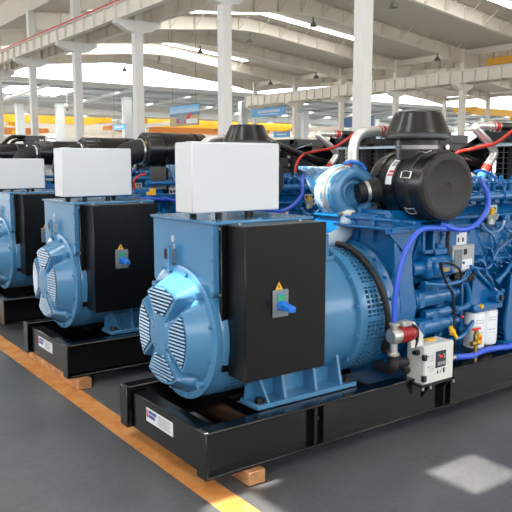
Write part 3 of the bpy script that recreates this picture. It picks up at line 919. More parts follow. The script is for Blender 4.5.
    mb = MB(); mb.cyl((X0 + 0.2, 0.165, 1.355), (X1, 0.165, 1.355), 0.014, 8); mb.tube([(X0 + 0.2, 0.165, 1.355), (X0 + .1, .15, 1.34), (X0 + .02, .14, 1.28), (X0 + .0, .14, 1.1)], 0.014, 8)
    mb.build('water_pipe', M['blue_engine'], eng)
    # flywheel housing with ribs
    mb = MB()
    mb.prism([(.10, .60), (.06, .80), (.10, 1.0), (.12, 1.33), (.30, 1.40), (.74, 1.40), (.92, 1.33), (.94, 1.0), (.98, .80), (.94, .60), (.80, .40), (.24, .40)], 0, 1.52, 1.66)
    mb.lathe((1.46, CY, zc), (1, 0, 0), [(0, 0.43), (0.02, 0.455), (0.07, 0.455)], 48)
    mb.lathe((1.505, CY + 0.02, 1.27), (1, 0, 0), [(0, 0.085), (0.004, 0.09), (0.02, 0.09)], 28)
    for k in range(9):
        w = PI * (0.08 + 0.84 * k / 8); mb.bolt((1.46, CY + 0.44 * math.cos(w), zc + 0.44 * math.sin(w)), (-1, 0, 0), 0.012, 0.014)
    mb.box(1.49, 1.53, 0.10, 0.13, 0.95, 1.33, 0.006); mb.box(1.49, 1.53, 0.30, 0.32, 1.22, 1.39, 0.006); mb.box(1.49, 1.53, 0.10, 0.9, 1.36, 1.38, 0.006)
    fh = mb.build('flywheel_housing', M['blue_engine'], root)
    mb = MB(); mb.cyl((1.50, 0.30, 1.12), (1.47, 0.29, 1.125), 0.016, 12); mb.build('yellow_plug', M['yellow'], fh)
    # two starter motors
    for z, r, y in ((0.83, 0.068, 0.15), (0.635, 0.064, 0.14)):
        mb = MB()
        mb.lathe((1.62, y, z), (1, 0, 0), [(0, r), (0.06, r), (0.065, r * 1.12), (0.10, r * 1.12), (0.105, r), (0.36, r), (0.37, r * 0.82), (0.43, r * 0.82), (0.435, r * 0.95), (0.48, r * 0.95), (0.52, r * 0.5), (0.56, r * 0.45)], 20)
        mb.cyl((1.80, y - 0.02, z + 0.085), (2.06, y - 0.02, z + 0.085), 0.036, 14, b=0.006); mb.box(1.86, 1.93, y - 0.055, y + 0.02, z + 0.03, z + 0.11, 0.008)
        mb.box(1.70, 1.76, y - 0.085, y + 0.07, z - 0.05, z + 0.06, 0.01); mb.cyl((2.06, y - 0.02, z + 0.085), (2.09, y - 0.02, z + 0.085), 0.014, 8)
        for k in range(6): mb.bolt((1.66, y + 0.06 * math.cos(k * 1.05), z + 0.06 * math.sin(k * 1.05)), (-1, 0, 0), 0.008, 0.05)
        mb.build('starter_motor', M['blue_engine'], eng)
    mb = MB(); mb.sphere((2.19, 0.10, 0.66), 0.012, 8); mb.build('red_cap', M['red_tap'], eng)
    # pump housing under the bracket
    mb = MB()
    mb.box(1.78, 2.03, 0.06, 0.26, 0.97, 1.12, 0.02); mb.box(1.82, 1.99, 0.03, 0.10, 1.0, 1.10, 0.015); mb.cyl((1.68, 0.14, 1.04), (1.80, 0.14, 1.04), 0.05, 16, b=0.006)
    mb.box(1.86, 2.0, 0.08, 0.22, 1.12, 1.17, 0.01); mb.cyl((1.93, 0.12, 1.17), (1.93, 0.12, 1.20), 0.03, 10)
    for bx in (1.84, 1.97):
        for bz in (1.015, 1.085): mb.bolt((bx, 0.03, bz), (0, -1, 0), 0.01, 0.01)
    mb.m(1).box(1.88, 1.94, 0.027, 0.03, 1.02, 1.045)
    mb.build('oil_pump', [M['blue_engine'], M['brass']], eng)
    # bracket shelf carrying the air cleaner
    mb = MB()
    mb.box(1.37, 2.02, 0.07, 0.56, 1.318, 1.335, 0.004)
    mb.box(1.37, 2.02, 0.07, 0.082, 1.295, 1.335, 0.003)
    mb.plate([(1.39, 0.09, 1.318), (1.70, 0.09, 1.318), (1.64, 0.09, 1.16), (1.58, 0.09, 1.16)], (0, 1, 0), 0.012)
    for x in (1.72, 1.87): mb.prism([(0.085, 1.318), (0.24, 1.318), (0.24, 1.05), (0.17, 1.05)], 0, x, x + 0.014)
    mb.box(1.66, 1.88, 0.20, 0.23, 0.92, 1.32, 0.004)
    mb.box(1.74, 1.98, 0.088, 0.10, 1.14, 1.165, 0.003); mb.box(1.74, 1.76, 0.088, 0.105, 1.14, 1.318); mb.box(1.84, 1.86, 0.088, 0.105, 1.14, 1.318)
    for x in (1.42, 1.60, 1.78, 1.95): mb.bolt((x, 0.07, 1.318), (0, -1, 0), 0.01, 0.01)
    mb.build('air_cleaner_bracket', M['blue_engine'], eng)
    # support plate with bolts near the radiator end
    mb = MB()
    mb.prism([(2.74, 0.92), (3.2, 0.92), (3.2, 0.40), (2.72, 0.40), (2.70, 0.52)], 1, 0.09, 0.112)
    mb.box(2.70, 3.22, 0.09, 0.28, 0.36, 0.40, 0.004); mb.box(3.05, 3.07, 0.09, 0.28, 0.40, 0.92)
    sp = mb.build('support_plate', M['blue_engine'], root)
    mb = MB()
    for x in (2.80, 2.86, 2.92):
        for z in (0.68, 0.86): mb.bolt((x, 0.09, z), (0, -1, 0), 0.014, 0.02)
    mb.build('plate_bolt', M['black_plastic'], sp)
    # filters
    for x, y in ((2.40, 0.15), (2.565, 0.165)):
        mb = MB()
        mb.lathe((x, y, 0.395), (0, 0, 1), [(0, 0.055), (0.012, 0.074), (0.05, 0.078), (0.245, 0.078), (0.262, 0.074), (0.272, 0.06)], 28)
        mb.m(1)
        for k in range(4):
            z = 0.61 - 0.02 * k - (0.05 if k > 1 else 0); w0 = -2.3
            for j in range(5):
                if k > 2 and (k + j) % 2: continue
                a0 = w0 + j * 0.16; c = Vector((x, y, 0))
                q = [(x + 0.0786 * math.cos(a), y + 0.0786 * math.sin(a), zz) for zz in (z, z + 0.005) for a in (a0, a0 + 0.12)]
                mb.add([q[0], q[1], q[3], q[2]], [[0, 1, 2, 3]])
        f = mb.build('fuel_filter', [M['filter'], M['ink_grey']], root)
        mb = MB(); mb.lathe((x, y, 0.345), (0, 0, 1), [(0, 0.012), (0.01, 0.03), (0.03, 0.05), (0.052, 0.055)], 18); mb.build('drain_bowl', M['alu'], f)
    mb = MB()
    mb.box(2.31, 2.645, 0.08, 0.26, 0.667, 0.73, 0.015); mb.prism([(2.34, 0.73), (2.64, 0.73), (2.54, 0.83), (2.44, 0.98), (2.36, 0.98)], 1, 0.14, 0.26)
    mb.cyl((2.58, 0.06, 0.76), (2.58, 0.22, 0.76), 0.045, 16, b=0.008)
    fhd = mb.build('filter_head', M['blue_engine'], root)
    mb = MB(); mb.cyl((2.58, 0.045, 0.76), (2.58, 0.06, 0.76), 0.024, 6); mb.build('head_bolt', M['black_plastic'], fhd)
    mb = MB(); mb.cyl((2.38, 0.07, 0.715), (2.38, 0.09, 0.715), 0.016, 8); mb.build('bleed_plug', M['yellow'], fhd)
    # control unit with label above and connector below
    a, b = (2.118, 0.140, 1.164), (2.358, 0.140, 0.970)
    mb = MB(); mb.box(a[0], b[0], 0.14, 0.19, b[2], a[2], 0.008); mb.m(3).box(a[0] + 0.012, a[0] + 0.095, 0.134, 0.14, b[2] + 0.03, a[2] - 0.03, 0.003)
    mb.m(1).box(a[0] + 0.1, b[0] - 0.03, 0.138, 0.14, b[2] + 0.02, b[2] + 0.09)
    mb.m(2).box(a[0] + 0.115, a[0] + 0.15, 0.137, 0.14, a[2] - 0.07, a[2] - 0.03)
    ecu = mb.build('engine_control_unit', [M['alu_case'], M['label'], M['ink_black'], M['case_dark']], root)
    mb = MB(); mb.box(a[0] + 0.02, b[0] + 0.01, 0.125, 0.19, b[2] - 0.075, b[2], 0.012)
    for k in range(5): mb.box(a[0] + 0.03 + k * 0.042, a[0] + 0.06 + k * 0.042, 0.118, 0.13, b[2] - 0.06, b[2] - 0.015, 0.004)
    mb.build('connector', M['black_plastic'], ecu)
    a, b = (2.190, 0.140, 1.310), (2.300, 0.140, 1.162)
    mb = MB(); mb.box(a[0], b[0], 0.172, 0.175, b[2], a[2]); mb.m(1)
    mb.box(a[0] + 0.012, a[0] + 0.03, 0.1712, 0.173, b[2] + 0.02, b[2] + 0.05).box(a[0] + 0.06, a[0] + 0.08, 0.1712, 0.173, b[2] + 0.02, b[2] + 0.05)
    mb.m(2).box(a[0] + 0.02, a[0] + 0.07, 0.1712, 0.173, b[2] + 0.09, b[2] + 0.105)
    mb.build('engine_label', [M['label'], M['ink_black'], M['ink_red']], eng)
    mb = MB(); mb.box(2.02, 2.16, 0.148, 0.152, 1.36, 1.44); mb.m(1)
    for k in range(3): mb.cyl((2.045 + k * 0.042, 0.1475, 1.39), (2.045 + k * 0.042, 0.148, 1.39), 0.018, 10)
    mb.build('engine_plate', [M['alu_case'], M['ink_black']], eng)
    mb = MB(); mb.box(2.5, 2.64, 0.170, 0.174, 1.37, 1.43); mb.m(1)
    for k in range(3): mb.cyl((2.525 + k * 0.042, 0.1695, 1.40), (2.525 + k * 0.042, 0.17, 1.40), 0.016, 10)
    mb.build('engine_plate', [M['alu_case'], M['ink_black']], eng)
    # sensor in a clear bag
    mb = MB()
    c = (2.524, 0.140, 1.340)
    vs = []
    mb.sphere(c, 0.045, 10, (1, 0.6, 1.1)); mb.v = [(p[0] + r2.uniform(-.012, .012), p[1] + r2.uniform(-.01, .01), p[2] + r2.uniform(-.014, .014)) for p in mb.v]
    mb.tube([(c[0] + 0.03, c[1], c[2] + 0.01), (c[0] + 0.07, c[1], c[2] - 0.01), (c[0] + 0.11, c[1] + .02, c[2] + 0.02)], 0.01, 6)
    mb.m(1).cyl((c[0] - 0.02, c[1] - 0.02, c[2] + 0.03), (c[0] - 0.02, c[1] - 0.03, c[2] + 0.07), 0.016, 8)
    mb.build('bagged_sensor', [M['alu_case'], M['yellow']], eng, 20)
    # small pipes over the block
    for pts, r in (([(2.35, .13, .98), (2.45, .12, .90), (2.6, .12, .80), (2.66, .1, .79)], 0.014), ([(2.60, .12, .86), (2.68, .10, .93), (2.78, .1, 1.0), (3.0, .1, 1.0), (3.2, .12, 1.0)], 0.016),
                   ([(2.1, .1, .72), (2.22, .08, .74), (2.28, .12, .82), (2.3, .18, .9)], 0.02), ([(2.0, .12, .5), (2.2, .1, .52), (2.36, .12, .62), (2.42, .14, .7)], 0.016),
                   ([(2.30, .13, 1.0), (2.5, .12, .98), (2.62, .13, 1.1), (2.9, .13, 1.22)], 0.012),
                   ([(1.72, .06, .95), (1.9, .03, .93), (2.1, .04, .94), (2.24, .1, .98)], 0.015), ([(2.75, .2, .62), (2.72, .22, .56), (2.6, .24, .5), (2.4, .24, .5)], 0.012),
                   ([(2.45, .17, 1.3), (2.5, .12, 1.24), (2.62, .12, 1.26), (2.7, .14, 1.34)], 0.013), ([(3.0, .1, .98), (2.9, .1, 1.1), (2.86, .13, 1.2)], 0.012)):
        mb = MB(); mb.tube(pts, r, 8); mb.lathe(pts[0], Vector(pts[1]) - Vector(pts[0]), [(0, r * 1.6), (0.03, r * 1.6)], 6); mb.lathe(pts[-1], Vector(pts[-2]) - Vector(pts[-1]), [(0, r * 1.6), (0.03, r * 1.6)], 6)
        mb.build('engine_pipe', M['blue_engine'], eng)
    mb = MB()
    for i in range(60):
        x, z = r2.uniform(1.7, 3.2), r2.choice([1.30, 1.34, 1.035, 0.98, 0.9, 0.56, 0.5])
        w, h = r2.uniform(0.02, 0.06), r2.uniform(0.02, 0.05)
        if r2.random() < 0.5: mb.box(x, x + w, 0.15, 0.27, z - h, z, 0.005)
        else: mb.cyl((x, 0.14, z), (x, 0.27, z), w * 0.5, 10, b=0.004)
    for i in range(90):
        x, z = r2.uniform(1.68, 3.25), r2.choice([0.45, 0.58, 0.92, 1.0, 1.05, 1.29, 1.02])
        mb.bolt((x, 0.15, z + r2.uniform(-.02, .02)), (0, -1, 0), r2.uniform(0.007, 0.012), 0.02)
    for i in range(14):
        x, z = r2.uniform(2.2, 3.2), r2.uniform(0.95, 1.3)
        mb.tube([(x, 0.15, z), (x + 0.05, 0.11, z - 0.03), (x + r2.uniform(.06, .14), 0.11, z - r2.uniform(.05, .16)), (x + .12, 0.18, z - .2)], r2.uniform(0.006, 0.011), 6, sub=4)
    mb.build('boss', M['blue_engine'], eng)['kind'] = 'stuff'
    # black wiring on the engine
    for pts, r in (([(2.013, 0.100, 1.292), (1.989, 0.090, 1.219), (1.995, 0.090, 1.110), (2.029, 0.100, 1.009)], 0.014), ([(1.843, 0.020, 1.089), (1.868, 0.020, 1.007), (1.924, 0.020, 0.920), (1.979, 0.020, 0.859), (1.997, 0.020, 0.733), (2.026, 0.030, 0.545), (2.076, 0.060, 0.432)], 0.009),
                   ([(1.844, 0.020, 1.069), (1.902, 0.010, 1.079), (1.987, 0.010, 1.051), (2.055, 0.020, 0.996), (2.061, 0.030, 0.939), (2.047, 0.050, 0.889)], 0.007)):
        mb = MB(); mb.tube(pts, r, 8); mb.build('engine_cable', M['rubber'], eng)
    mb = MB(); mb.tube([(2.014, 0.000, 0.553), (2.006, 0.020, 0.586), (2.034, 0.060, 0.609)], 0.012, 8); mb.cyl((1.996, 0.020, 0.580), (2.015, 0.050, 0.620), 0.022, 8); mb.build('yellow_connector', M['yellow'], eng)
    # big harness over the outlet ring
    mb = MB()
    pts = []
    for k in range(12):
        w = math.radians(100 + k * 10.0); R = 0.462 if k > 0 else 0.45
        pts.append((1.30 + 0.012 * k, CY + R * math.cos(w), zc + R * math.sin(w)))
    pts += [(1.47, 0.06, 0.53), (1.50, 0.03, 0.44), (1.58, 0.05, 0.39), (1.66, 0.10, 0.40)]
    mb.tube(pts, 0.021, 10, sub=4)
    mb.build('wiring_harness', M['harness'], root)

    # ---- radiator
    rx = 3.7
    mb = MB()
    mb.box(rx, rx + 0.06, -0.12, -0.02, 0.344, 2.02, 0.004); mb.box(rx, rx + 0.06, 1.06, 1.16, 0.344, 2.02, 0.004)
    mb.box(rx, rx + 0.9, -0.12, 1.16, 1.93, 2.03, 0.008); mb.box(rx, rx + 0.9, -0.12, 1.16, 0.344, 0.44, 0.006)
    mb.prism([(rx - 0.42, 1.78), (rx, 1.62), (rx, 1.98)], 1, -0.12, -0.10)
    mb.prism([(rx - 0.42, 1.78), (rx, 1.62), (rx, 1.98)], 1, 1.14, 1.16)
    mb.box(rx + 0.84, rx + 0.9, -0.12, 1.16, 0.44, 1.93)
    mb.box(rx + 0.3, rx + 0.9, -0.12, -0.10, 0.44, 1.93); mb.box(rx + 0.3, rx + 0.9, 1.14, 1.16, 0.44, 1.93)
    mb.box(rx, rx + 0.05, 0.48, 0.56, 0.44, 1.93)
    rad = mb.build('radiator', M['black'], root)
    mb = MB(); mb.box(rx + 0.42, rx + 0.5, -0.08, 1.12, 0.46, 1.9); mb.build('radiator_core', M['mesh_grey'], rad)
    mb = MB()
    for k in range(30): mb.box(rx + 0.01, rx + 0.018, -0.02, 1.06, 0.48 + k * 0.048, 0.486 + k * 0.048)
    for k in range(9): mb.box(rx + 0.018, rx + 0.026, 0.04 + k * 0.12, 0.052 + k * 0.12, 0.44, 1.93)
    mb.build('fan_guard', M['guard'], rad)
    mb = MB(); mb.plate([(rx - 0.05, -0.12, 1.88), (rx - 0.05, 1.16, 1.88), (rx + 0.3, 1.16, 1.97), (rx + 0.3, -0.12, 1.97)], (0, 0, 1), 0.012); mb.build('top_deflector', M['primer'], rad)  # pale plate stands for light reflected on the black sloped top
    mb = MB()
    for z in (1.70, 1.80):
        mb.bolt((rx - 0.1, -0.12, z), (0, -1, 0), 0.02, 0.02)
    mb.build('frame_bolt', M['steel'], rad)
    return root

def ring_clamp(p, d, r, w=0.018):
    mb = MB(); mb.lathe(Vector(p) - Vector(d).normalized() * w / 2, d, [(0, r * 0.96), (0, r), (w, r), (w, r * 0.96)], 28, cap=False)
    dd, a, b = mb.frame(d)
    q = Vector(p) + b * r
    mb.cyl(q - a * 0.022, q + a * 0.022, 0.010, 8)
    return mb

def add_drum_air_cleaner(root):
    ax, az, R = 1.87, 1.585, 0.228
    before = set(bpy.data.objects)
    mb = MB()
    mb.lathe((ax, 0.012, az), (0, 1, 0), [(0, R - 0.035), (0.0, R - 0.012), (0.014, R), (0.125, R), (0.128, R + 0.007), (0.142, R + 0.007), (0.145, R - 0.003), (0.54, R - 0.005), (0.575, R - 0.016), (0.60, R - 0.045), (0.605, 0.1)], 64)
    body = mb.build('air_cleaner', M['black_plastic'], root)
    mb = MB(); mb.lathe((ax, 0.0, az), (0, 1, 0), [(0.010, 0.02), (0.006, 0.026), (0.008, 0.05), (0.006, 0.16), (0.0, 0.172), (-0.002, R - 0.05), (0.004, R - 0.022), (0.016, R - 0.016)], 64)
    mb.build('end_cap', M['black_matt'], body)
    mb = MB(); mb.lathe((ax, 0.148, az), (0, 1, 0), [(0, R + 0.002), (0.004, R + 0.009), (0.02, R + 0.009), (0.024, R + 0.002)], 64, cap=False)
    mb.build('joint_band', M['rubber'], body)
    for w in (-0.75, 0.35, 1.25, 2.3, 3.9):
        d = Vector((-math.sin(w), 0, math.cos(w))); t = Vector((math.cos(w), 0, math.sin(w)))
        c = Vector((ax, 0.16, az)) + d * (R + 0.012)
        mb = MB()
        for s in (-0.022, 0.022): mb.tube([c + t * s + Vector((0, -0.05, 0)), c + t * s + d * 0.008, c + t * s + Vector((0, 0.045, 0))], 0.0035, 6)
        mb.cyl(c - t * 0.024 + Vector((0, -0.05, 0)), c + t * 0.024 + Vector((0, -0.05, 0)), 0.004, 6)
        mb.cyl(c - t * 0.024 + Vector((0, 0.045, 0)), c + t * 0.024 + Vector((0, 0.045, 0)), 0.004, 6)
        mb.build('clip', M['steel'], body)
    # printed silver label wrapped on the side facing the alternator
    mb = MB(); n = 10
    def lab(w0, w1, y0, y1, rr):
        vs = []
        for k in range(n + 1):
            w = w0 + (w1 - w0) * k / n
            for y in (y0, y1): vs.append((ax + rr * math.cos(w), y, az + rr * math.sin(w)))
        mb.add(vs, [[2 * k, 2 * k + 1, 2 * k + 3, 2 * k + 2] for k in range(n)])
    lab(math.radians(128), math.radians(178), 0.30, 0.38, R - 0.003); mb.m(1); lab(math.radians(134), math.radians(145), 0.31, 0.365, R - 0.002); mb.m(2); lab(math.radians(153), math.radians(157), 0.315, 0.36, R - 0.002); lab(math.radians(160), math.radians(163), 0.315, 0.37, R - 0.002)
    mb.build('label', [M['label'], M['ink_grey'], M['ink_red']], body)
    for y in (0.28, 0.46):                                      # steel straps and feet
        mb = MB(); mb.lathe((ax, y, az), (0, 1, 0), [(0, R - 0.006), (0.001, R + 0.002), (0.028, R + 0.002), (0.029, R - 0.006)], 48, cap=False)
        mb.build('mounting_strap', M['black'], body)
        for s in (-1, 1): mb = MB(); mb.prism([(ax + s * 0.10, 1.335), (ax + s * 0.16, 1.335), (ax + s * 0.175, 1.455), (ax + s * 0.11, 1.40)], 1, y - 0.005, y + 0.035); mb.build('mounting_foot', M['black'], body)
    hx, hy = 1.87, 0.325
    mb = MB(); mb.cyl((hx, hy, 1.74), (hx, hy, 1.93), 0.148, 40)
    mb.build('neck', M['black_plastic'], body)
    ring_clamp((hx, hy, 1.842), (0, 0, 1), 0.152, 0.026).build('neck_clamp', M['band_steel'], body)
    mb = MB(); mb.lathe((hx, hy, 1.893), (0, 0, 1), [(0.03, 0.16), (0.0, 0.205), (0.004, 0.222), (0.042, 0.226), (0.05, 0.219), (0.058, 0.214), (0.170, 0.163), (0.182, 0.156), (0.188, 0.145), (0.19, 0.10)], 64)
    mb.build('rain_hood', M['black_plastic'], body, 50)
    # side bracket with a lever and bolts behind the drum
    mb = MB(); mb.box(2.10, 2.30, 0.46, 0.48, 1.76, 1.93, 0.004); mb.box(2.08, 2.40, 0.48, 0.5, 1.70, 1.78)
    mb.build('bracket_plate', M['black'], body)
    mb = MB(); mb.bolt((2.16, 0.46, 1.85), (0, -1, 0), 0.02, 0.016); mb.bolt((2.25, 0.46, 1.85), (0, -1, 0), 0.02, 0.016); mb.build('bracket_bolt', M['steel'], body)
    R9 = Matrix.Translation((ax, 0, 0)) @ Matrix.Rotation(math.radians(-9), 4, 'Z') @ Matrix.Translation((-ax, 0, 0))
    for o in set(bpy.data.objects) - before: o.data.transform(R9)

def add_turbo(root):
    tx, tz = 1.61, 1.53
    before = set(bpy.data.objects)
    mb = MB(); pts, rr = [], []
    for k in range(49):                                        # compressor scroll of growing section
        w = math.radians(-80) + 2 * PI * 0.94 * k / 48
        pts.append((tx + 0.142 * math.cos(w), 0.61, tz + 0.142 * math.sin(w))); rr.append(0.038 + 0.014 * k / 48)
    mb.tube(pts, 0.05, 18, sub=1, radii=rr)
    mb.lathe((tx, 0.56, tz), (0, 1, 0), [(0.075, 0.05), (0.055, 0.062), (0.05, 0.07), (0.055, 0.08), (0.075, 0.12), (0.10, 0.13), (0.11, 0.05)], 36)
    mb.tube([(tx + 0.05, 0.61, tz + 0.13), (tx + 0.01, 0.61, tz + 0.16), (tx - 0.015, 0.615, tz + 0.20)], 0.04, 16)
    t = mb.build('turbocharger', M['blue'], root, 60)
    mb = MB(); mb.lathe((tx, 0.695, tz), (0, 1, 0), [(0, 0.165), (0.006, 0.186), (0.03, 0.188), (0.036, 0.165)], 44); mb.build('clamp_ring', M['alu'], t)
    mb = MB(); mb.lathe((tx, 0.67, tz), (0, 1, 0), [(0, 0.13), (0.012, 0.17), (0.03, 0.17)], 40)
    mb.lathe((tx, 0.73, tz), (0, 1, 0), [(0, 0.165), (0.012, 0.192), (0.05, 0.198), (0.10, 0.185), (0.14, 0.14), (0.15, 0.06)], 44)
    mb.build('turbine_housing', M['lagging'], t)
    mb = MB(); mb.lathe((1.615, 0.93, 1.46), (0.03, 0.0, 1), [(0, 0.03), (0.05, 0.085), (0.14, 0.13), (0.21, 0.165), (0.228, 0.195), (0.244, 0.195), (0.246, 0.05)], 32)
    rw = random.Random(5); mb.v = [(p[0] + rw.uniform(-.005, .005), p[1] + rw.uniform(-.005, .005), p[2] + rw.uniform(-.004, .004)) for p in mb.v]
    mb.build('exhaust_outlet', M['lagging'], t, 60)
    R9 = Matrix.Translation((tx, 0.65, 0)) @ Matrix.Rotation(math.radians(-9), 4, 'Z') @ Matrix.Translation((-tx, -0.65, 0))
    for o in set(bpy.data.objects) - before:
        if not o.name.startswith('exhaust'): o.data.transform(R9)
    mb = MB(); mb.lathe((tx + 0.20, 0.50, tz + 0.03), (-0.93, 0.36, -0.15), [(0, 0.10), (0.06, 0.092), (0.15, 0.072), (0.215, 0.066)], 28)
    mb.build('inlet_hose', M['rubber'], t)
    mb = MB(); mb.lathe((tx + 0.07, 0.551, tz + 0.01), (-0.93, 0.36, -0.15), [(0, 0.078), (0.022, 0.076)], 28); mb.build('hose_clamp', M['alu'], t)
    mb = MB(); mb.tube([(1.55, 0.60, 1.40), (1.53, 0.58, 1.33), (1.46, 0.55, 1.26), (1.36, 0.56, 1.215), (1.24, 0.60, 1.205)], 0.056, 18)
    p = mb.build('drain_pipe', M['primer'], root)
    ring_clamp((1.543, 0.595, 1.375), (0.3, 0.3, 1), 0.066, 0.022).build('pipe_clamp', M['alu'], p)
    mb = MB(); mb.tube([(1.50, 0.60, 1.73), (1.55, 0.58, 1.745), (1.62, 0.56, 1.73), (1.66, 0.55, 1.69)], 0.012, 8); mb.build('oil_hose', M['switch_blue'], t)

def add_charge_pipes(root):
    def pipe(pts, r, ends, black_to):
        mb = MB(); mb.tube(pts, r, 20, sub=8)
        p = mb.build('charge_pipe', M['pipe_steel'], root)
        for q, d, ln in ends:
            q = Vector(q); d = Vector(d).normalized()
            mb = MB(); mb.lathe(q - d * ln / 2, d, [(0, r * 1.05), (0.006, r * 1.14), (ln * .3, r * 1.12), (ln * .5, r * 1.17), (ln * .7, r * 1.12), (ln - .006, r * 1.14), (ln, r * 1.05)], 24); c = mb.build('coupling', M['red_hose'], p)
            for s in (-0.36, 0.36): ring_clamp(q + d * s * ln, d, r * 1.19, 0.014).build('coupling_clamp', M['steel'], p)
        mb = MB(); mb.tube(black_to, r * 1.02, 18, sub=6); mb.build('radiator_pipe', M['black_plastic'], p)
    y = 0.62
    a = [(1.605, 0.620, 1.729), (1.605, 0.620, 1.784), (1.608, 0.620, 1.846), (1.634, 0.620, 1.908), (1.695, 0.620, 1.944), (1.783, 0.620, 1.957), (1.884, 0.620, 1.959)]
    e = Vector(a[-1])
    pipe(a, 0.037, [(a[0], (0, 0, 1), 0.06), (e + Vector((0.0, 0, 0)), (1, 0, 0), 0.07)], [e + Vector((0.02, 0, 0)), e + Vector((0.5, 0.05, 0.0)), (2.7, 0.95, 1.94), (3.2, 1.0, 1.8), (3.65, 1.0, 1.7)])
    b = [(3.391, 0.850, 1.642), (3.463, 0.850, 1.728), (3.519, 0.850, 1.793), (3.518, 0.850, 1.846), (3.420, 0.850, 1.922), (3.304, 0.850, 1.992), (3.253, 0.850, 2.029), (3.286, 0.850, 2.051), (3.383, 0.850, 2.051), (3.539, 0.850, 2.052)]
    d0 = Vector(b[1]) - Vector(b[0]); e = Vector(b[-1])
    pipe(b, 0.036, [(Vector(b[0]) + d0 * 0.45, d0, 0.11), (e - Vector((0.01, 0, 0)), (1, 0, 0), 0.10)], [e, e + Vector((0.2, 0, 0)), e + Vector((0.45, 0, -0.02)), e + Vector((0.8, 0, -0.03))])
    mb = MB(); mb.tube([(3.397, 0.850, 1.650), (3.359, 0.850, 1.603), (3.268, 0.800, 1.537)], 0.045, 16); mb.build('intake_elbow', M['blue'], root)
    # orange ignition-style sleeve running over the engine, thin blue line beside it
    mb = MB(); mb.tube([*[Vector(q) - Vector((0.06, 2.11, 0)) for q in ((3.030, 3.010, 1.609), (3.043, 3.010, 1.696), (3.091, 3.010, 1.777), (3.169, 3.010, 1.826))], (3.099, 0.780, 1.845), (3.231, 0.780, 1.867), (3.368, 0.780, 1.886), (3.464, 0.760, 1.921), (3.615, 0.740, 2.009), (3.7, 0.74, 2.06), (3.85, 0.74, 2.04)], 0.015, 10)
    mb.build('red_cable', M['red_hose'], root)
    mb = MB(); mb.tube([(2.658, 0.400, 1.667), (2.755, 0.400, 1.678), (2.857, 0.400, 1.650), (2.936, 0.400, 1.610)], 0.011, 8); mb.build('thin_hose', M['switch_blue'], root)

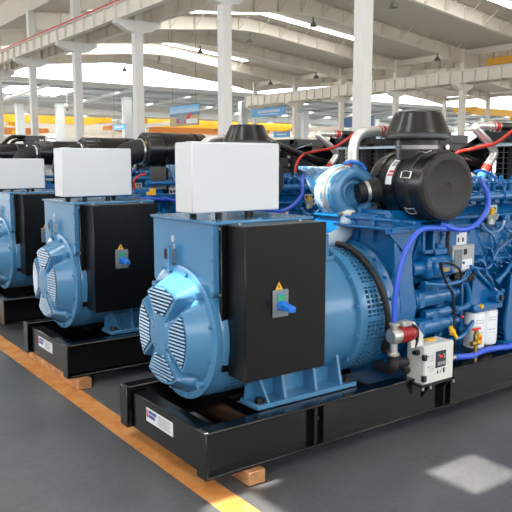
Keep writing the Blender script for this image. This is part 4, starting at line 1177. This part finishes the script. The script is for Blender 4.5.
def add_coolant_parts(root):
    mb = MB(); mb.tube([(2.599, 0.300, 1.617), (2.443, 0.140, 1.566), (2.385, 0.070, 1.506), (2.363, 0.050, 1.438), (2.284, 0.030, 1.366), (2.175, 0.020, 1.310), (2.058, 0.020, 1.289), (1.943, 0.020, 1.306), (1.862, 0.030, 1.333), (1.98, 0.06, 1.30)], 0.017, 12)
    mb.build('coolant_hose', M['blue_hose'], root)
    mb = MB(); mb.tube([(1.95, 0.05, 1.30), (1.594, -0.040, 1.327), (1.484, -0.050, 1.278), (1.415, -0.050, 1.196), (1.366, -0.050, 1.076), (1.341, -0.050, 0.936), (1.334, -0.050, 0.768)], 0.017, 12)
    mb.build('coolant_hose', M['blue_hose'], root)
    # heater pump standing on a black bracket at the rail
    px = (1.337, -0.050, 0.679)
    x, y = px[0], px[1]
    mb = MB()
    mb.lathe((x - 0.035, y, px[2]), (1, 0, 0), [(0, 0.02), (0.004, 0.042), (0.02, 0.052), (0.045, 0.052), (0.075, 0.046)], 24)
    mb.cyl((x, y, px[2] - 0.12), (x, y, px[2] + 0.085), 0.024, 14); mb.cyl((x, y, px[2] + 0.065), (x, y, px[2] + 0.085), 0.034, 14, b=0.004); mb.cyl((x, y, px[2] - 0.125), (x, y, px[2] - 0.105), 0.036, 14, b=0.004)
    pump = mb.build('heater_pump', M['alu'], root)
    mb = MB(); mb.lathe((x + 0.035, y, px[2]), (1, 0, 0), [(0, 0.046), (0.01, 0.05), (0.12, 0.05), (0.13, 0.044), (0.135, 0.02)], 24)
    for k in range(5): mb.lathe((x + 0.05 + k * 0.018, y, px[2]), (1, 0, 0), [(0, 0.05), (0.002, 0.053), (0.006, 0.053), (0.008, 0.05)], 24, cap=False)
    mb.build('motor', M['red_motor'], pump)
    mb = MB(); mb.box(x + 0.05, x + 0.13, y - 0.035, y + 0.035, px[2] + 0.05, px[2] + 0.085, 0.008); mb.build('wiring_cap', M['alu_case'], pump)
    mb = MB(); z0 = px[2] - 0.125
    mb.cyl((x, y, z0), (x, y, z0 - 0.05), 0.036, 14); mb.tube([(x, y, z0 - 0.03), (x, y, z0 - 0.07), (x + 0.01, y + 0.06, z0 - 0.10), (x + 0.02, y + 0.16, z0 - 0.10)], 0.036, 14); mb.cyl((x + 0.02, y, z0 - 0.05), (x + 0.12, y, z0 - 0.06), 0.03, 12)
    mb.build('lower_elbow', M['rubber'], pump)
    mb = MB(); mb.tube([(x + 0.12, y - .01, px[2] + 0.06), (x + 0.17, y - 0.03, px[2] + 0.03), (x + 0.2, y - .01, px[2] - 0.05), (x + 0.19, y, px[2] - 0.1)], 0.012, 8); mb.build('pump_cable', M['rubber'], pump)
    mb = MB(); mb.prism([(x + 0.14, px[2] + 0.05), (x + 0.17, px[2] + 0.07), (x + 0.26, px[2] - 0.03), (x + 0.26, px[2] - 0.10), (x + 0.15, px[2] - 0.10)], 1, y - 0.01, y + 0.004); mb.build('pump_bracket', M['white_box'], pump)
    # white heater control box bolted to the outside of the rail
    x0, x1, y0, y1, z0, z1 = 1.60, 1.888, -0.07, 0.075, 0.318, 0.572
    mb = MB(); mb.box(x0, x1, y0, y1, z0, z1, 0.005)
    box = mb.build('heater_control_box', M['white_box'], root)
    mb = MB(); mb.box(x0 + 0.004, x1 - 0.004, y0 - 0.006, y0, z0 + 0.004, z1 - 0.004, 0.003); mb.build('box_door', M['white_box'], box)
    mb = MB(); mb.box(1.705, 1.805, y0 - 0.011, y0 - 0.006, 0.415, 0.525, 0.002)
    mb.m(1).box(1.742, 1.770, y0 - 0.0125, y0 - 0.011, 0.482, 0.492)
    mb.m(2)
    for k in range(3): mb.box(1.724 + k * 0.025, 1.742 + k * 0.025, y0 - 0.0125, y0 - 0.011, 0.43, 0.452)
    for k in range(2): mb.box(1.724 + k * 0.05, 1.744 + k * 0.05, y0 - 0.0125, y0 - 0.011, 0.498, 0.503)
    mb.m(2).box(1.785, 1.793, y0 - 0.0125, y0 - 0.011, 0.47, 0.495)
    mb.build('keypad_display', [M['dark_screen'], M['red_led'], M['alu_case']], box)
    mb = MB()
    yk = y0 - 0.0068
    for k, xx in enumerate((1.722, 1.752)): mb.prism([(xx, 0.375), (xx + 0.018, 0.375), (xx + 0.012, 0.398), (xx + 0.006, 0.398)] if k == 0 else [(xx + 0.002, 0.375), (xx + 0.01, 0.38), (xx + 0.016, 0.40), (xx + 0.006, 0.39)], 1, yk, y0 - 0.006)
    mb.box(1.782, 1.800, yk, y0 - 0.006, 0.372, 0.405)
    mb.m(1)
    for z in (0.50, 0.485, 0.47, 0.43, 0.415, 0.40): mb.box(1.645, 1.69, yk, y0 - 0.006, z, z + 0.004)
    mb.m(0).box(1.632, 1.640, yk, y0 - 0.006, 0.50, 0.508).box(1.632, 1.640, yk, y0 - 0.006, 0.428, 0.436)
    mb.build('print', [M['ink_black'], M['ink_grey']], box)
    for xx, yy_, z in ((x0, y0 + 0.03, 0.525), (x0 + 0.0, y0 + 0.0, 0.50), (x0, y0, 0.36)):
        mb = MB()
        if yy_ > y0: mb.cyl((xx, yy_ + 0.02, z), (xx - 0.025, yy_ + 0.02, z), 0.018, 10); mb.box(xx - 0.04, xx - 0.02, yy_ - 0.005, yy_ + 0.04, z - 0.012, z + 0.012, 0.004)
        else: mb.box(xx - 0.012, xx + 0.018, y0 - 0.016, y0 + 0.012, z - 0.02, z + 0.02, 0.004)
        mb.build('cable_gland' if yy_ > y0 else 'hinge', M['black_plastic'], box)
    mb = MB(); mb.box(x0 - 0.02, x1 + 0.02, -0.085, 0.1, 0.306, 0.318, 0.002); mb.prism([(-0.08, 0.306), (0.0, 0.306), (0.0, 0.2)], 0, 1.66, 1.67); mb.prism([(-0.08, 0.306), (0.0, 0.306), (0.0, 0.2)], 0, 1.84, 1.85)
    mb.build('bracket', M['black'], box)
    mb = MB()
    for xx, yy_ in ((x0 - 0.008, -0.075), (x1 + 0.008, -0.075), (x0 - 0.008, 0.06), (x0 + 0.06, -0.08)): mb.bolt((xx, yy_, 0.306), (0, 0, -1), 0.009, 0.02)
    mb.build('bracket_bolt', M['steel'], box)
    mb = MB(); mb.box(1.72, 1.80, 0.0, 0.04, z1, z1 + 0.012, 0.003); mb.build('warning_strip', M['yellow'], box)
    # drain tap with red handle
    t = (2.285, 0.040, 0.562)
    mb = MB(); mb.box(t[0] - 0.02, t[0] + 0.035, 0.03, 0.06, t[2] - 0.09, t[2] - 0.03, 0.006); mb.cyl((t[0], 0.045, t[2] - 0.12), (t[0], 0.045, t[2]), 0.016, 12); mb.cyl((t[0] - 0.05, 0.045, t[2] - 0.095), (t[0] + 0.05, 0.045, t[2] - 0.095), 0.018, 10); mb.cyl((t[0], 0.045, 0.344), (t[0], 0.045, t[2] - 0.1), 0.012, 10)
    tap = mb.build('drain_tap', M['brass'], root)
    mb = MB(); mb.box(t[0] - 0.045, t[0] + 0.045, 0.035, 0.055, t[2], t[2] + 0.014, 0.004); mb.cyl((t[0], 0.045, t[2] - 0.04), (t[0], 0.045, t[2] + 0.002), 0.012, 10); mb.build('tap_handle', M['red_tap'], tap)
    mb = MB(); mb.prism([(t[0] - 0.005, t[2] - 0.09), (t[0] + 0.04, t[2] - 0.105), (t[0] + 0.045, t[2] - 0.05), (t[0] + 0.015, t[2] - 0.02)], 1, 0.024, 0.028); mb.m(1).box(t[0] + 0.008, t[0] + 0.032, 0.0225, 0.024, t[2] - 0.075, t[2] - 0.05); mb.build('tap_tag', [M['yellow'], M['red_tap']], tap)
    # lower blue hose lying along the rail
    mb = MB(); h = [(2.059, 0.045, 0.402), (2.136, 0.045, 0.393), (2.237, 0.045, 0.380), (2.322, 0.050, 0.386), (2.415, 0.050, 0.393), (2.546, 0.050, 0.387), (2.747, 0.060, 0.372), (3.1, 0.1, 0.40), (3.5, 0.15, 0.42)]
    h = [(p[0], p[1], max(p[2], 0.368)) for p in h]
    mb.tube(h, 0.022, 12); hb = mb.build('coolant_hose', M['blue_hose'], root)
    mb = MB(); mb.cyl((h[0][0] - 0.06, h[0][1], h[0][2]), (h[0][0] + 0.01, h[0][1], h[0][2]), 0.017, 10); mb.build('hose_barb', M['alu'], hb)

def add_cylinder_air_cleaner(root):
    y, z = 0.38, 1.885
    mb = MB(); mb.lathe((1.80, y, z), (1, 0, 0), [(0, 0.165), (0.0, 0.185), (0.012, 0.198), (0.05, 0.20), (0.80, 0.20), (0.82, 0.185)], 48)
    body = mb.build('air_cleaner', M['black_plastic'], root)
    mb = MB(); mb.lathe((1.795, y, z), (1, 0, 0), [(0.0, 0.05), (0.0, 0.14), (-0.008, 0.15), (-0.008, 0.17), (0.01, 0.18)], 40); mb.build('end_cap', M['black_matt'], body)
    mb = MB(); mb.tube([(1.80, y, z - 0.02), (1.70, y, z - 0.03), (1.60, y + 0.02, z - 0.07), (1.54, y + 0.05, z - 0.17), (1.53, y + 0.08, z - 0.30)], 0.14, 24)
    mb.build('intake_elbow', M['rubber'], body)
    ring_clamp((1.765, y, z - 0.02), (1, 0, 0), 0.147, 0.02).build('elbow_clamp', M['steel'], body)
    for x in (2.0, 2.45):
        mb = MB(); mb.box(x, x + 0.03, y - 0.2, y + 0.2, 1.335, z - 0.1); mb.build('mounting_bracket', M['black'], body)
        mb = MB(); mb.lathe((x, y, z), (1, 0, 0), [(0, 0.20), (0.001, 0.204), (0.03, 0.204), (0.031, 0.20)], 40, cap=False); mb.build('mounting_strap', M['black'], body)
    mb = MB(); mb.box(2.3, 2.42, 0.15, 0.17, 1.33, 1.36); mb.box(1.79, 1.792, y - 0.13, y - 0.09, z + 0.06, z + 0.1); mb.build('yellow_sticker', M['yellow'], body)
    mb = MB(); mb.box(1.72, 1.84, 0.145, 0.149, 1.355, 1.395, 0.001); mb.box(1.76, 1.84, 0.145, 0.149, 1.395, 1.43, 0.001); mb.build('warning_sticker', M['yellow'], root)
    mb = MB(); mb.tube([(1.6, 0.2, 1.42), (1.58, 0.18, 1.52), (1.64, 0.17, 1.58), (1.74, 0.2, 1.60)], 0.014, 8); mb.build('red_cable', M['red_hose'], root)

# ---------------------------------------------------------------- the row of sets
base = make_set()
add_coolant_parts(base)
set_c = copy_tree(base)                                       # the farther machines carry the long air cleaner
add_cylinder_air_cleaner(set_c)
add_drum_air_cleaner(base); add_turbo(base); add_charge_pipes(base)
GROUP = 'generator sets in a row'
tag(base, 'blue generator set in front with black drum air cleaner and white heater box', 'generator', GROUP)
set_b = copy_tree(base)
set_b.location = (SET_X + 0.06, SET_Y + 2.11, 0)
for ch in set_b.children:
    if ch.name.startswith('control_cabinet'): ch.location = (0.02, 0, 0)
tag(set_b, 'blue generator set second from the front, white cabinet on top', 'generator', GROUP)
set_c.location = (SET_X + 0.20, SET_Y + 4.22, 0)
tag(set_c, 'blue generator set third in the row, cut by the picture edge', 'generator', GROUP)
for ch in set_c.children:
    if ch.name.startswith('control_cabinet'):
        ch.scale = (0.86, 1, 0.82); ch.location = (-0.02, 0, 0.257)
LAB = ['blue generator set fourth in the row, its black air cleaner above the second white cabinet',
       'generator set fifth in the row, short black cylinder end over the third white cabinet',
       'generator set sixth in the row, just a black cylinder at the picture edge']
for k, dx in ((3, 0.30), (4, 0.36), (5, 0.0)):
    c = copy_tree(set_c); c.location = (SET_X + dx, SET_Y + 2.11 * k, 0)
    tag(c, LAB[k - 3], 'generator', GROUP)

# timber bearers under the skids
def bearer(x, y, label, grp='timber bearers under the skids'):
    mb = MB(); mb.box(-0.055, 0.055, -0.62, 0.56, 0.002, 0.079, 0.004)
    o = mb.build('timber_block', M['wood']); o.location = (x, y, 0)
    tag(o, label, 'timber', grp)
ORD = ['front', 'second', 'third', 'fourth', 'fifth', 'sixth']
for k, dx in enumerate((0, 0.06, 0.20, 0.30, 0.36, 0.0)):
    bearer(SET_X + (0.30, 0.17, 0.7, 0.8, 0.8, 0.6)[k], SET_Y + 2.11 * k + 0.58 - (0, 0.03, 0, 0, 0, 0)[k], 'raw timber block under the alternator end of the %s black skid' % ORD[k])
    bearer(SET_X + dx + 4.6, SET_Y + 2.11 * k + 0.58, 'raw timber block under the radiator end of the %s black skid' % ORD[k])
    if k == 5:
        # tall black bracket frame on the last set in view
        mb = MB(); mb.box(2.66, 3.10, 0.48, 0.52, 1.95, 2.25, 0.004); mb.box(2.66, 3.10, 0.52, 0.9, 2.23, 2.25); mb.tube([(2.2, 0.5, 1.98), (2.42, 0.5, 2.2), (2.7, 0.5, 2.22)], 0.035, 8); mb.tube([(2.35, 0.5, 1.98), (2.5, 0.5, 2.14), (2.7, 0.5, 2.16)], 0.03, 8); mb.box(2.7, 2.76, 0.48, 0.52, 1.6, 1.96); mb.box(3.0, 3.06, 0.48, 0.52, 1.6, 1.96)
        br = mb.build('bracket_frame', M['black'], c)
        mb = MB()
        for x, z in ((2.72, 2.05), (2.80, 2.02), (2.88, 2.06), (3.0, 2.16), (3.05, 2.16)): mb.bolt((x, 0.48, z), (0, -1, 0), 0.018, 0.015)
        mb.build('bracket_bolt', M['steel'], br)
